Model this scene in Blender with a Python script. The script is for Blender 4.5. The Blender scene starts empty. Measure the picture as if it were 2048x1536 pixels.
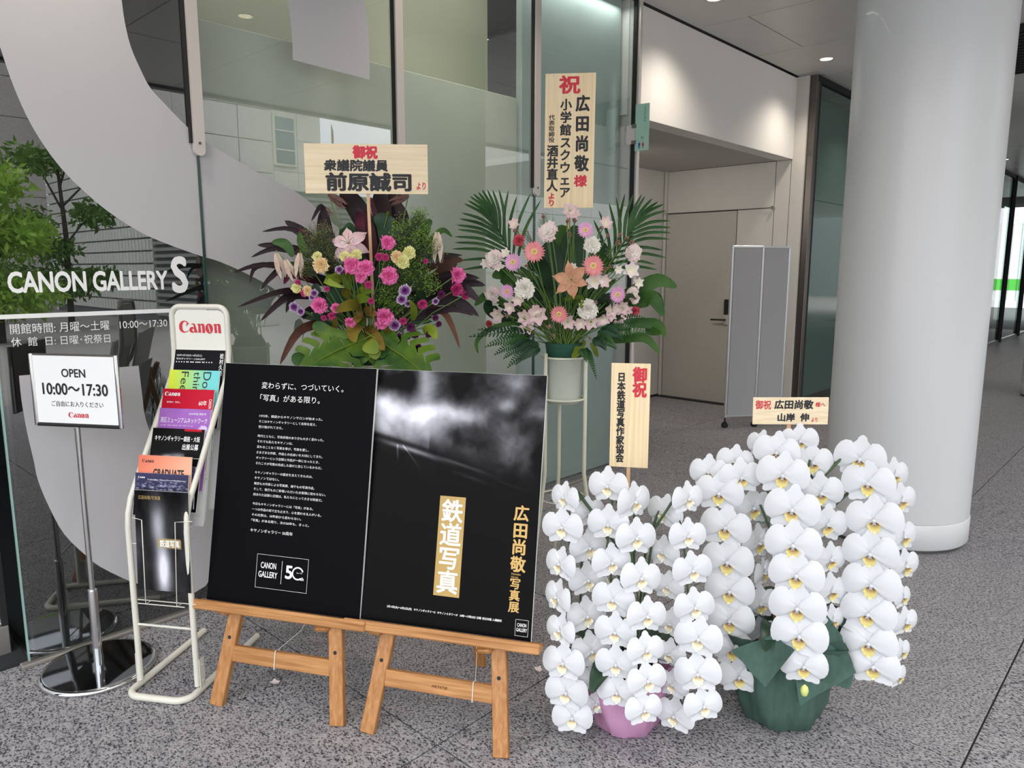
import bpy, math, random
import numpy as np
from mathutils import Vector, Matrix
random.seed(7); np.random.seed(7)
SC = bpy.context.scene
COL = SC.collection
# ------------------------------------------------------------------ camera, sky, light, exposure
CAM_Z = 1.5
FPX, YAW, PIT, ROLL = 1460.8, math.radians(43.11), math.radians(8.88), math.radians(0.07)
FW = Vector((math.cos(YAW)*math.cos(PIT), math.sin(YAW)*math.cos(PIT), -math.sin(PIT)))
RT0 = Vector((math.sin(YAW), -math.cos(YAW), 0)); UP0 = RT0.cross(FW)
RT = RT0*math.cos(ROLL) + UP0*math.sin(ROLL); UP = UP0*math.cos(ROLL) - RT0*math.sin(ROLL)
EYE = Vector((0, 0, CAM_Z))
cd = bpy.data.cameras.new('camera'); cam = bpy.data.objects.new('camera', cd); COL.objects.link(cam)
cd.sensor_width = 36; cd.lens = FPX/2048*36; cd.clip_start = .02; cd.clip_end = 300
cam.matrix_world = Matrix(((RT.x, UP.x, -FW.x, 0), (RT.y, UP.y, -FW.y, 0), (RT.z, UP.z, -FW.z, CAM_Z), (0, 0, 0, 1)))
SC.camera = cam
SC.view_settings.view_transform = 'Standard'; SC.view_settings.look = 'None'
SC.view_settings.gamma = 1; SC.view_settings.use_curve_mapping = False
SC.view_settings.exposure = .62
w = bpy.data.worlds.new('overcast_sky'); SC.world = w; w.use_nodes = True
nt = w.node_tree; nt.nodes.clear()
wo = nt.nodes.new('ShaderNodeOutputWorld'); bg = nt.nodes.new('ShaderNodeBackground')
tc = nt.nodes.new('ShaderNodeTexCoord'); nz = nt.nodes.new('ShaderNodeTexNoise'); cr = nt.nodes.new('ShaderNodeValToRGB')
nz.inputs['Scale'].default_value = 2.2; nz.inputs['Detail'].default_value = 5
cr.color_ramp.elements[0].position = .35; cr.color_ramp.elements[0].color = (.66, .72, .82, 1)
cr.color_ramp.elements[1].position = .65; cr.color_ramp.elements[1].color = (1, 1, 1, 1)
nt.links.new(tc.outputs['Generated'], nz.inputs['Vector']); nt.links.new(nz.outputs['Fac'], cr.inputs['Fac'])
nt.links.new(cr.outputs['Color'], bg.inputs['Color'])
sp = nt.nodes.new('ShaderNodeSeparateXYZ'); mr = nt.nodes.new('ShaderNodeMapRange')     # overcast sky: zenith brighter than horizon
nt.links.new(tc.outputs['Generated'], sp.inputs[0]); nt.links.new(sp.outputs['Z'], mr.inputs['Value'])
mr.inputs['To Min'].default_value = 1.5; mr.inputs['To Max'].default_value = 4.5; nt.links.new(mr.outputs[0], bg.inputs['Strength'])
nt.links.new(bg.outputs['Background'], wo.inputs['Surface'])

def lamp(name, kind, loc, power, color, size=.1, aim=None, spot=None, blend=.6):
    l = bpy.data.lights.new(name, kind); l.energy = power; l.color = color
    if kind == 'AREA': l.size = size
    elif kind != 'SUN': l.shadow_soft_size = size
    if kind == 'SPOT': l.spot_size = spot; l.spot_blend = blend
    o = bpy.data.objects.new(name, l); COL.objects.link(o); o.location = loc
    if aim is not None: o.rotation_euler = (Vector(aim)-Vector(loc)).to_track_quat('-Z', 'Y').to_euler()
    return o

# ------------------------------------------------------------------ helpers
def ray(px, py):
    return RT*((px-1024)/FPX) - UP*((py-768)/FPX) + FW
def at(px, py, d):          # point seen at that pixel, d metres away horizontally
    r = ray(px, py); return EYE + r*(d/math.hypot(r.x, r.y))
def on_y(px, py, y): r = ray(px, py); return EYE + r*(y/r.y)
def on_z(px, py, z): r = ray(px, py); return EYE + r*((z-CAM_Z)/r.z)
def on_plane(px, py, p, n): r = ray(px, py); return EYE + r*((p-EYE).dot(n)/r.dot(n))
V = Vector
def srgb(c):
    if isinstance(c, str): c = [int(c[i:i+2], 16)/255 for i in (0, 2, 4)]
    return tuple((x/12.92 if x <= .04045 else ((x+.055)/1.055)**2.4) for x in c)
MATS = {}
def mat(name, col, rough=.6, metal=0, spec=.5, noise=0, nscale=20, bump=0, stretch=None, transl=0, coat=0, col2=None, coord='Object', detail=4):
    if name in MATS: return MATS[name]
    m = bpy.data.materials.new(name); m.use_nodes = True; MATS[name] = m
    t = m.node_tree; N = t.nodes; L = t.links; b = N['Principled BSDF']
    c = srgb(col); b.inputs['Base Color'].default_value = (*c, 1)
    b.inputs['Roughness'].default_value = rough; b.inputs['Metallic'].default_value = metal
    b.inputs['Specular IOR Level'].default_value = spec; b.inputs['Coat Weight'].default_value = coat
    if noise or bump or col2:
        tcn = N.new('ShaderNodeTexCoord'); mp = N.new('ShaderNodeMapping'); n = N.new('ShaderNodeTexNoise')
        if coord == 'World':
            g = N.new('ShaderNodeNewGeometry'); L.new(g.outputs['Position'], mp.inputs['Vector'])
        else: L.new(tcn.outputs[coord], mp.inputs['Vector'])
        if stretch: mp.inputs['Scale'].default_value = stretch
        L.new(mp.outputs['Vector'], n.inputs['Vector']); n.inputs['Scale'].default_value = nscale; n.inputs['Detail'].default_value = detail
        if noise or col2:
            r = N.new('ShaderNodeValToRGB'); L.new(n.outputs['Fac'], r.inputs['Fac'])
            k = srgb(col2) if col2 else tuple(x*(1-noise) for x in c)
            r.color_ramp.elements[0].position = .35; r.color_ramp.elements[0].color = (*k, 1)
            r.color_ramp.elements[1].position = .65; r.color_ramp.elements[1].color = (*(c if col2 else tuple(min(1, x*(1+noise*.5)) for x in c)), 1)
            L.new(r.outputs['Color'], b.inputs['Base Color'])
        if bump:
            bp = N.new('ShaderNodeBump'); bp.inputs['Strength'].default_value = bump; bp.inputs['Distance'].default_value = .002
            L.new(n.outputs['Fac'], bp.inputs['Height']); L.new(bp.outputs['Normal'], b.inputs['Normal'])
    if transl:
        tr = N.new('ShaderNodeBsdfTranslucent'); mx = N.new('ShaderNodeMixShader'); o = N['Material Output']
        src = b.inputs['Base Color'].links[0].from_socket if b.inputs['Base Color'].links else None
        if src: L.new(src, tr.inputs['Color'])
        else: tr.inputs['Color'].default_value = (*c, 1)
        mx.inputs[0].default_value = transl
        L.new(b.outputs[0], mx.inputs[1]); L.new(tr.outputs[0], mx.inputs[2]); L.new(mx.outputs[0], o.inputs['Surface'])
    return m
def glass(name, tint, refl=.12, rough=0, power=1.0):
    m = bpy.data.materials.new(name); m.use_nodes = True; t = m.node_tree; N = t.nodes; L = t.links; N.clear()
    o = N.new('ShaderNodeOutputMaterial'); tr = N.new('ShaderNodeBsdfTransparent'); gl = N.new('ShaderNodeBsdfGlossy')
    gl.inputs['Roughness'].default_value = rough; tr.inputs['Color'].default_value = (*srgb(tint), 1)
    fr = N.new('ShaderNodeFresnel'); fr.inputs['IOR'].default_value = 1.5
    ma = N.new('ShaderNodeMath'); ma.operation = 'ADD'; ma.use_clamp = True; ma.inputs[1].default_value = refl
    ge = N.new('ShaderNodeNewGeometry'); iv = N.new('ShaderNodeMath'); iv.operation = 'SUBTRACT'; iv.inputs[0].default_value = 1
    mu = N.new('ShaderNodeMath'); mu.operation = 'MULTIPLY'
    mx = N.new('ShaderNodeMixShader'); L.new(fr.outputs[0], ma.inputs[0]); L.new(ge.outputs['Backfacing'], iv.inputs[1])
    L.new(ma.outputs[0], mu.inputs[0]); L.new(iv.outputs[0], mu.inputs[1]); L.new(mu.outputs[0], mx.inputs[0])
    L.new(tr.outputs[0], mx.inputs[1]); L.new(gl.outputs[0], mx.inputs[2]); L.new(mx.outputs[0], o.inputs['Surface'])
    MATS[name] = m; return m

class MB:
    def __init__(s): s.v = []; s.f = []; s.sm = []; s.col = []
    def add(s, vs, fs, smooth=False):
        n = len(s.v); s.v += [V(x) for x in vs]; s.f += [tuple(i+n for i in f) for f in fs]; s.sm += [smooth]*len(fs); return s
    def box(s, c, d, ax=None, bevel=0):
        c = V(c); a = ax or (V((1, 0, 0)), V((0, 1, 0)), V((0, 0, 1)))
        hx, hy, hz = d[0]/2, d[1]/2, d[2]/2
        if not bevel:
            vs = [c+a[0]*x*hx+a[1]*y*hy+a[2]*z*hz for z in (-1, 1) for x, y in ((-1, -1), (1, -1), (1, 1), (-1, 1))]
            return s.add(vs, [(3, 2, 1, 0), (4, 5, 6, 7), (0, 1, 5, 4), (1, 2, 6, 5), (2, 3, 7, 6), (3, 0, 4, 7)])
        b = min(bevel, hx*.9, hy*.9, hz*.9)
        # chamfered box: eight-sided rings
        def oct_(q, z):
            o = []
            for (x, y, first) in ((-1, -1, 'y'), (1, -1, 'x'), (1, 1, 'y'), (-1, 1, 'x')):
                A = (x*(hx-b-0*q), y*(hy-q)); B = (x*(hx-q), y*(hy-b))
                if (x, y) in ((-1, -1), (1, 1)): o += [B, A]
                else: o += [A, B]
            return [c+a[0]*p[0]+a[1]*p[1]+a[2]*z for p in o]
        vs = oct_(b, -hz)+oct_(0, -hz+b)+oct_(0, hz-b)+oct_(b, hz)
        fs = [tuple(range(7, -1, -1)), tuple(range(24, 32))]
        for k in range(3):
            for i in range(8): fs.append((k*8+i, k*8+(i+1) % 8, k*8+8+(i+1) % 8, k*8+8+i))
        return s.add(vs, fs)
    def tube(s, pts, r, seg=8, cap=True, closed=False):
        P = [V(p) for p in pts]; n = len(P); rr = r if isinstance(r, (list, tuple)) else [r]*n
        prev = None; vs = []
        for i in range(n):
            if closed: t = (P[(i+1) % n]-P[i-1])
            else: t = (P[min(i+1, n-1)]-P[max(i-1, 0)])
            t = t.normalized() if t.length > 1e-9 else V((0, 0, 1))
            if prev is None: u = t.orthogonal().normalized()
            else:
                u = prev - t*prev.dot(t); u = u.normalized() if u.length > 1e-6 else t.orthogonal().normalized()
            prev = u; w_ = t.cross(u)
            for k in range(seg):
                a = 2*math.pi*k/seg; vs.append(P[i]+(u*math.cos(a)+w_*math.sin(a))*rr[i])
        fs = []
        for i in range(n if closed else n-1):
            j = (i+1) % n
            for k in range(seg): fs.append((i*seg+k, i*seg+(k+1) % seg, j*seg+(k+1) % seg, j*seg+k))
        s.add(vs, fs, True)
        if cap and not closed:
            s.add([vs[k] for k in range(seg)], [tuple(range(seg-1, -1, -1))]); s.add([vs[(n-1)*seg+k] for k in range(seg)], [tuple(range(seg))])
        return s
    def lathe(s, prof, c=(0, 0, 0), seg=32, smooth=True, ripple=None, cap=True):
        c = V(c); vs = []
        for i, (r, z) in enumerate(prof):
            for k in range(seg):
                a = 2*math.pi*k/seg; q = r*(1+(ripple(i, a) if ripple else 0))
                vs.append(c+V((q*math.cos(a), q*math.sin(a), z)))
        fs = [(i*seg+k, i*seg+(k+1) % seg, (i+1)*seg+(k+1) % seg, (i+1)*seg+k) for i in range(len(prof)-1) for k in range(seg)]
        s.add(vs, fs, smooth)
        if cap:
            n = (len(prof)-1)*seg
            if prof[0][0] > 1e-5: s.add(vs[:seg], [tuple(range(seg-1, -1, -1))])
            if prof[-1][0] > 1e-5: s.add(vs[n:], [tuple(range(seg))])
        return s
    def prism(s, pts, d, smooth=False):     # flat polygon (world points, ordered) extruded by vector d
        n = len(pts); P = [V(p) for p in pts]; d = V(d)
        return s.add(P+[p+d for p in P], [tuple(range(n-1, -1, -1)), tuple(range(n, 2*n))]+[(i, (i+1) % n, n+(i+1) % n, n+i) for i in range(n)], smooth)
    def grid(s, rows, smooth=True, wrap=False):   # rows: list of lists of points
        m = len(rows[0]); vs = [p for r in rows for p in r]
        fs = [(i*m+j, i*m+j+1, (i+1)*m+j+1, (i+1)*m+j) for i in range(len(rows)-1) for j in range(m-1)]
        return s.add(vs, fs, smooth)
    def mesh(s, name, material, off=V((0, 0, 0))):
        me = bpy.data.meshes.new(name); me.from_pydata([tuple(p-off) for p in s.v], [], s.f)
        me.polygons.foreach_set('use_smooth', s.sm); me.materials.append(material); me.update(); return me

WORLD = {}     # world translation of every root, so parts can be given in world coordinates
def W(o): return WORLD.get(o.name, V((0, 0, 0))) if o is not None else V((0, 0, 0))
def tag(o, label=None, cat=None, group=None, kind=None):
    if label: o['label'] = label
    if cat: o['category'] = cat
    if group: o['group'] = group
    if kind: o['kind'] = kind
    return o
def thing(name, loc, label, cat, group=None):
    o = bpy.data.objects.new(name, None); COL.objects.link(o); o.location = loc; o.empty_display_size = .05
    WORLD[o.name] = V(loc); return tag(o, label, cat, group)
def part(name, mb, material, parent=None, label=None, kind=None, org=None):
    base = W(parent) if parent else V((0, 0, 0))
    o0 = V(org) if org is not None else base
    me = mb.mesh(name, material, o0) if isinstance(mb, MB) else mb
    o = bpy.data.objects.new(name, me); COL.objects.link(o)
    o.parent = parent; o.location = o0-base; WORLD[o.name] = o0
    return tag(o, label, kind=kind)
def struct(name, mb, material, parent=None):
    return part(name, mb, material, parent, kind=None if parent else 'structure')
def inst(name, me, parent, M, label=None):      # a part with shared mesh, placed by world matrix M
    o = bpy.data.objects.new(name, me); COL.objects.link(o); o.parent = parent
    base = W(parent); o.matrix_local = Matrix.Translation(-base) @ M
    return tag(o, label)
def frame(o, x, y, z): return Matrix(((x.x, y.x, z.x, o.x), (x.y, y.y, z.y, o.y), (x.z, y.z, z.z, o.z), (0, 0, 0, 1)))
def facing(n, up=V((0, 0, 1)), roll=0):
    z = n.normalized(); x = up.cross(z).normalized(); y = z.cross(x)
    if roll: c, s_ = math.cos(roll), math.sin(roll); x, y = x*c+y*s_, y*c-x*s_
    return x, y, z

# lettering: flat print made from the built-in typeface, fitted to a box on a surface
def glyphs(body, bold=0, vertical=False, spacing=1.0, line=1.0, shear=0, ch=1.0, turn=False):
    c = bpy.data.curves.new('t', 'FONT'); c.size = 1; c.resolution_u = 3; c.shear = shear
    c.space_line = line; c.space_character = ch
    if vertical: c.body = '\n'.join(body); c.align_x = 'CENTER'; c.space_line = spacing
    else: c.body = body
    o = bpy.data.objects.new('t', c); me = bpy.data.meshes.new_from_object(o)
    bpy.data.objects.remove(o); bpy.data.curves.remove(c)
    vs = [V(v.co) for v in me.vertices]; fs = [tuple(p.vertices) for p in me.polygons]; bpy.data.meshes.remove(me)
    if bold >= .01:       # heavier weight: the same outlines laid in a small circle
        n0 = len(vs); q = bold*1.15; sh = [(q*math.cos(a*math.pi/3), q*math.sin(a*math.pi/3)) for a in range(6)]
        fs = [tuple(i+k*n0 for i in f) for k in range(6) for f in fs]; vs = [v+V((dx, dy, .00007*i)) for i, (dx, dy) in enumerate(sh) for v in vs]
    if turn: vs = [V((v.y, -v.x, v.z)) for v in vs]
    return vs, fs
def print_on(mb, vf, org, r, u, x0, y0, w_, h, n=None, lift=.0006):
    """fit glyph geometry into the box x0,y0 (lower left), w, h in the plane org + r*x + u*y"""
    vs, fs = vf
    if not vs: return
    n = n or r.cross(u)
    ax = min(v.x for v in vs); bx = max(v.x for v in vs); ay = min(v.y for v in vs); by = max(v.y for v in vs)
    sx = w_/(bx-ax) if w_ else h/(by-ay); sy = h/(by-ay) if h else sx
    mb.add([org + r*(x0+(v.x-ax)*sx) + u*(y0+(v.y-ay)*sy) + n*(lift+v.z) for v in vs], fs)

LOGO = dict(
 C=([(600,415),(575,385),(540,362),(500,352),(440,355),(390,380),(350,430),(335,490),(345,550),(385,598),(440,617),(510,612),(560,592),(602,560),(595,556),(555,582),(500,594),(455,586),(425,558),(415,500),(425,430),(450,392),(485,372),(525,375),(548,395),(548,420),(520,478),(560,445)], None),
 a=([(650,438),(690,413),(730,408),(765,430),(782,480),(797,540),(827,605),(827,612),(765,612),(755,592),(720,610),(670,615),(628,598),(608,562),(615,525),(645,495),(695,486),(735,498),(730,458),(710,432),(680,430)], [(700,518),(726,530),(742,560),(728,590),(700,590),(685,570),(682,540)]),
 n=([(815,442),(860,414),(890,410),(900,428),(955,410),(998,415),(1015,450),(1022,616),(955,616),(955,465),(940,440),(908,448),(917,612),(850,612),(855,460),(845,438)], None),
 o=([(1140+98*math.cos(a*.2618), 517-110*math.sin(a*.2618)) for a in range(24)], [(1108,432),(1128,436),(1152,500),(1175,590),(1170,606),(1150,602),(1125,540),(1108,470)]),
 m=([(1240,442),(1295,414),(1325,410),(1332,428),(1385,410),(1430,415),(1445,450),(1448,616),(1380,616),(1382,465),(1368,440),(1338,448),(1345,612),(1280,612),(1285,460),(1270,438)], None))
def logo_geo():
    c = bpy.data.curves.new('l', 'CURVE'); c.dimensions = '2D'; c.fill_mode = 'BOTH'
    for out, hole in LOGO.values():
        for pts in (out, hole):
            if not pts: continue
            s = c.splines.new('POLY'); s.points.add(len(pts)-1); s.use_cyclic_u = True
            for p, q in zip(s.points, pts): p.co = (q[0]/100, -q[1]/100, 0, 1)
    o = bpy.data.objects.new('l', c); me = bpy.data.meshes.new_from_object(o); bpy.data.objects.remove(o); bpy.data.curves.remove(c)
    vs = [V(v.co) for v in me.vertices]; fs = [tuple(p.vertices) for p in me.polygons]; bpy.data.meshes.remove(me); return vs, fs
LG = logo_geo()

# ------------------------------------------------------------------ materials
def granite():
    m = bpy.data.materials.new('granite'); m.use_nodes = True; t = m.node_tree; N = t.nodes; L = t.links; b = N['Principled BSDF']
    g = N.new('ShaderNodeNewGeometry'); oi = N.new('ShaderNodeObjectInfo'); ad = N.new('ShaderNodeVectorMath'); ad.operation = 'MULTIPLY_ADD'
    ad.inputs[1].default_value = (7, 3, 5)
    L.new(oi.outputs['Random'], ad.inputs[0]); L.new(g.outputs['Position'], ad.inputs[2])
    mp = N.new('ShaderNodeMapping'); mp.inputs['Scale'].default_value = (1.25, .8, 1); mp.inputs['Rotation'].default_value = (0, 0, .5)
    L.new(ad.outputs[0], mp.inputs['Vector'])
    n1 = N.new('ShaderNodeTexNoise'); n1.inputs['Scale'].default_value = 125; n1.inputs['Detail'].default_value = 4; n1.inputs['Roughness'].default_value = .68
    n2 = N.new('ShaderNodeTexNoise'); n2.inputs['Scale'].default_value = 22; n2.inputs['Detail'].default_value = 3
    L.new(mp.outputs[0], n1.inputs['Vector']); L.new(mp.outputs[0], n2.inputs['Vector'])
    r = N.new('ShaderNodeValToRGB'); e = r.color_ramp.elements
    e[0].position = .35; e[0].color = (*srgb('23252c'), 1); e[1].position = .66; e[1].color = (*srgb('d2cdcb'), 1)
    for p, c in ((.425, '5e5e64'), (.465, 'a8a5a4'), (.56, 'c8c3c1')):
        q = e.new(p); q.color = (*srgb(c), 1)
    L.new(n1.outputs['Fac'], r.inputs['Fac'])
    r2 = N.new('ShaderNodeValToRGB'); r2.color_ramp.elements[0].position = .3; r2.color_ramp.elements[0].color = (.78, .78, .79, 1)
    r2.color_ramp.elements[1].position = .7; r2.color_ramp.elements[1].color = (1.0, .98, .97, 1); L.new(n2.outputs['Fac'], r2.inputs['Fac'])
    mx = N.new('ShaderNodeMix'); mx.data_type = 'RGBA'; mx.blend_type = 'MULTIPLY'; mx.inputs[0].default_value = 1; gm = N.new('ShaderNodeMix'); gm.data_type = 'RGBA'; gm.blend_type = 'MULTIPLY'; gm.inputs[0].default_value = 1; gm.inputs[7].default_value = (.62, .63, .66, 1)
    L.new(r.outputs[0], mx.inputs[6]); L.new(r2.outputs[0], mx.inputs[7]); L.new(mx.outputs[2], gm.inputs[6]); L.new(gm.outputs[2], b.inputs['Base Color'])
    b.inputs['Roughness'].default_value = .55; b.inputs['Specular IOR Level'].default_value = .15
    MATS['granite'] = m; return m
def wood(name, c1, c2, axis, scale=6, rough=.45, freq=1.0):
    m = bpy.data.materials.new(name); m.use_nodes = True; t = m.node_tree; N = t.nodes; L = t.links; b = N['Principled BSDF']
    tcn = N.new('ShaderNodeTexCoord'); mp = N.new('ShaderNodeMapping'); L.new(tcn.outputs['Object'], mp.inputs[0])
    mp.vector_type = 'TEXTURE'; mp.inputs['Rotation'].default_value = axis[1]; mp.inputs['Scale'].default_value = tuple(1/q for q in axis[0])
    n = N.new('ShaderNodeTexNoise'); n.inputs['Scale'].default_value = scale; n.inputs['Detail'].default_value = 6; n.inputs['Distortion'].default_value = .4
    L.new(mp.outputs[0], n.inputs['Vector']); r = N.new('ShaderNodeValToRGB')
    r.color_ramp.elements[0].position = .3; r.color_ramp.elements[0].color = (*srgb(c1), 1)
    r.color_ramp.elements[1].position = .7; r.color_ramp.elements[1].color = (*srgb(c2), 1)
    L.new(n.outputs['Fac'], r.inputs[0]); L.new(r.outputs[0], b.inputs['Base Color']); b.inputs['Roughness'].default_value = rough
    MATS[name] = m; return m
granite()
mat('steel', 'cdc5be', .42, .35, bump=.1, nscale=60)
mat('steel_dark', '6b6662', .4, 1)
mat('chrome', 'd8d8d8', .08, 1)
mat('wall_paint', 'cbc7c0', .8, noise=.03, nscale=3)
mat('door_paint', 'b5b0a6', .7, noise=.04, nscale=40)
mat('soffit_paint', 'b2aea8', .8)
mat('ceiling_metal', 'cbc8c3', .38, spec=.5, noise=.03, nscale=4)
mat('gap_black', '1b1b1c', .9)
mat('column_metal', 'c4c5c6', .38, spec=.6, coat=.15)
mat('white_paint', 'e8e8e6', .5)
mat('carpet_dark', '26282b', .95, noise=.3, nscale=200)
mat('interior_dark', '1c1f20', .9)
mat('olive_panel', 'cfd1c4', .75, noise=.04, nscale=5)
mat('blue_panel', 'b8c6c2', .75, noise=.04, nscale=5)
mat('vinyl_grey', 'b7b5b6', .55)
mat('vinyl_white', 'efefed', .5)
mat('glass_edge', '8fb0a8', .2, spec=.8)
mat('glass_edge_dark', '24403a', .2, spec=.8)
mat('rubber', '161616', .7)
glass('clear_glass', 'f2f6f4', .17)
glass('thin_glass', 'f4f8f6', .05)
glass('teal_glass', 'd8e6e2', .06)
mat('emit', 'ffffff', .5); _b = MATS['emit'].node_tree.nodes['Principled BSDF']
_b.inputs['Emission Color'].default_value = (1, .86, .62, 1); _b.inputs['Emission Strength'].default_value = 3.5
X1, Y1, Z1 = V((1, 0, 0)), V((0, 1, 0)), V((0, 0, 1))
HC = 3.416      # ceiling
D = 3.115       # glass facade
PX = [1.405, 2.46, 3.525, 4.615]   # posts

# ------------------------------------------------------------------ the setting
fl = part('floor', MB().box((14, 3.42, -.06), (44, 11.2, .1)), mat('grout', '4a4846', .9), kind='structure')
tm = MB().box((0, 0, -.0055), (1.0465, 1.242, .011), bevel=.0015).mesh('tile', MATS['granite'])
for i in range(-3, 20):
    x0 = 1.392+1.0523*i
    offs = .38 if i < 3 else -.271
    for j in range(-3, 4):
        y0 = offs+1.248*j
        if y0 > 3.2 and i < 3: continue
        if y0 > 4.6: continue
        inst('tile', tm, fl, Matrix.Translation((x0+.526, y0+.624, .001)))
# ceiling: metal panels
cl = part('ceiling', MB().box((13.35, 1.2, HC+.09), (29.3, 7.0, .1)), MATS['gap_black'], kind='structure')
part('light_block_slab', MB().box((19.0, -4.5, HC+.06), (18, 4.8, .12)), MATS['ceiling_metal'], cl)  # unseen slab added to keep sky light off the right-hand floor
cl2 = None
def panel_mesh(wd, ln): return MB().box((0, 0, .01), (wd, ln, .02), bevel=.002).mesh('ceiling_panel', MATS['ceiling_metal'])
pm2 = panel_mesh(1.044, 2.09)
for i in range(-6, 17):
    x0 = 5.58+1.0525*i
    st = 2.753 if i % 2 == 1 or True and i % 2 == 1 else 2.753-1.05
    if i == 1 or (i % 2 == 1): pass
    st = 2.753 if i % 2 == 0 else 3.803
    y = st+2.1
    while y > -2.0:
        a, b_ = max(y-2.1, -2.0), min(y, 3.17 if x0 < 7.5 else 4.6)
        if b_-a > .05:
            me = pm2 if abs(b_-a-2.1) < .01 else panel_mesh(1.044, b_-a-.008)
            inst('ceiling_panel', me, cl, Matrix.Translation((x0+.526, (a+b_)/2, HC)))
        y -= 2.1
part('canopy_edge', MB().box((4.35, -2.05, HC+.18), (11.3, .1, .42)), mat('fascia', '77787a', .5, .5), cl)
# recessed lamps
dl_ring = MB().lathe([(.052, .02), (.058, -.002), (.072, -.004), (.074, .0), (.07, .004)], seg=28, cap=False).mesh('trim_ring', MATS['steel'])
dl_bulb = MB().lathe([(.0005, .004), (.054, .004), (.054, .008)], seg=24).mesh('bulb', MATS['emit'])
LL = [('small round recessed ceiling lamp nearest the white column', 7.148, 2.74), ('round recessed ceiling lamp cut by the top edge of the photo', 5.06, 2.76)]
LL += [('recessed canopy lamp above the right bouquet, mirrored in the glass', 2.955, 2.75), ('recessed canopy lamp above the opening-hours stand', .85, 2.75), ('first recessed lamp down the facade behind the white column', 9.25, 2.75), ('second recessed lamp down the facade behind the white column', 11.35, 2.75), ('third recessed lamp down the facade behind the white column', 13.45, 2.75), ('fourth and farthest recessed lamp down the facade', 15.55, 2.75), ('added fill lamp, unseen, over the open floor left of the easels', .85, .65), ('added fill lamp, unseen, over the two orchid pots', 2.955, .65)]  # last two, in the nearer row, are added to light the flowers
for lb, x, y in LL:
    t = thing('ceiling_lamp', (x, y, HC-.001), lb, 'ceiling lamp', 'recessed canopy lamps')
    inst('trim_ring', dl_ring, t, Matrix.Translation((x, y, HC))); inst('bulb', dl_bulb, t, Matrix.Translation((x, y, HC-.004)))
    lamp('lamp_light', 'SPOT', (x, y, HC-.03), 42, (1, .89, .78), .09, (x, y+.15, 0), math.radians(124), 1)

# alcove with beam, side walls and door wall
XB, YB, ZS = 7.58, 3.182, 2.617
struct('wall_lintel', MB().box(((4.62+XB+.02)/2, YB+.08, (ZS+HC-.012)/2), (XB+.02-4.62, .16, HC-.012-ZS), bevel=.002), mat('lintel_paint', 'e2dfda', .75, noise=.02, nscale=2))
struct('ceiling_alcove', MB().box(((4.62+XB)/2, (YB+.16+4.7)/2, ZS+.05), (XB-4.62, 4.7-YB-.16, .1)), MATS['soffit_paint'])
struct('wall_alcove', MB().box(((4.6+XB)/2, 4.72, ZS/2), (XB-4.6+.1, .1, ZS+.1)), MATS['wall_paint'])
struct('wall_inner_return', MB().box((4.66, 3.95, HC/2), (.06, 1.6, HC)), MATS['wall_paint'])
wb = struct('wall_back', MB().box((XB+.10, 3.87, HC/2), (.12, 1.75, HC)), MATS['gap_black'])
def wpan(name, y0, y1, z0, z1, m, parent, dx=0):
    return part(name, MB().box((XB+.02-dx, (y0+y1)/2, (z0+z1)/2), (.035, y1-y0-.007, z1-z0-.007), bevel=.0015), m, parent)
wpan('wall_panel', 3.0+.06, 3.195, .0, HC, MATS['wall_paint'], wb)
wpan('wall_panel', 3.195, 3.352, .0, ZS, MATS['wall_paint'], wb)
wpan('wall_panel', 3.352, 4.63, 2.145, ZS, MATS['wall_paint'], wb)
wpan('wall_panel', 3.352, 3.757, .0, 2.145, MATS['wall_paint'], wb)
part('corner_post', MB().box((XB-.005, 4.645, ZS/2), (.03, .03, ZS)), MATS['wall_paint'], wb)
dr = struct('door_1', MB().box((XB+.02, 4.192, 1.072), (.04, .862, 2.13), bevel=.002), MATS['door_paint'])
x = XB-.004
h = part('door_handle', MB().box((x-.012, 3.822, .955), (.02, .055, .11), bevel=.004), MATS['steel'], dr, label='brushed steel lock plate')
part('lever', MB().tube([(x-.02, 3.83, .955), (x-.055, 3.83, .955), (x-.06, 3.86, .955), (x-.06, 3.985, .953)], .010, 8), MATS['rubber'], h, label='black lever')
part('keypad', MB().box((x-.014, 3.822, 1.095), (.026, .06, .17), bevel=.008), MATS['rubber'], dr, label='black electronic keypad')
for y in (4.62, 3.352):
    part('glass_fitting', MB().tube([(x, y, 2.145), (x-.035, y, 2.145)], [.017, .017], 12), MATS['chrome'], wb)
part('header_rod', MB().tube([(x-.012, 4.62, 2.145), (x-.012, 3.352, 2.145)], .004, 6), MATS['steel_dark'], wb)
struct('baseboard_alcove', MB().box(((4.7+XB)/2, 4.665, .012), (XB-4.7, .012, .024)), MATS['gap_black'])

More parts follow.
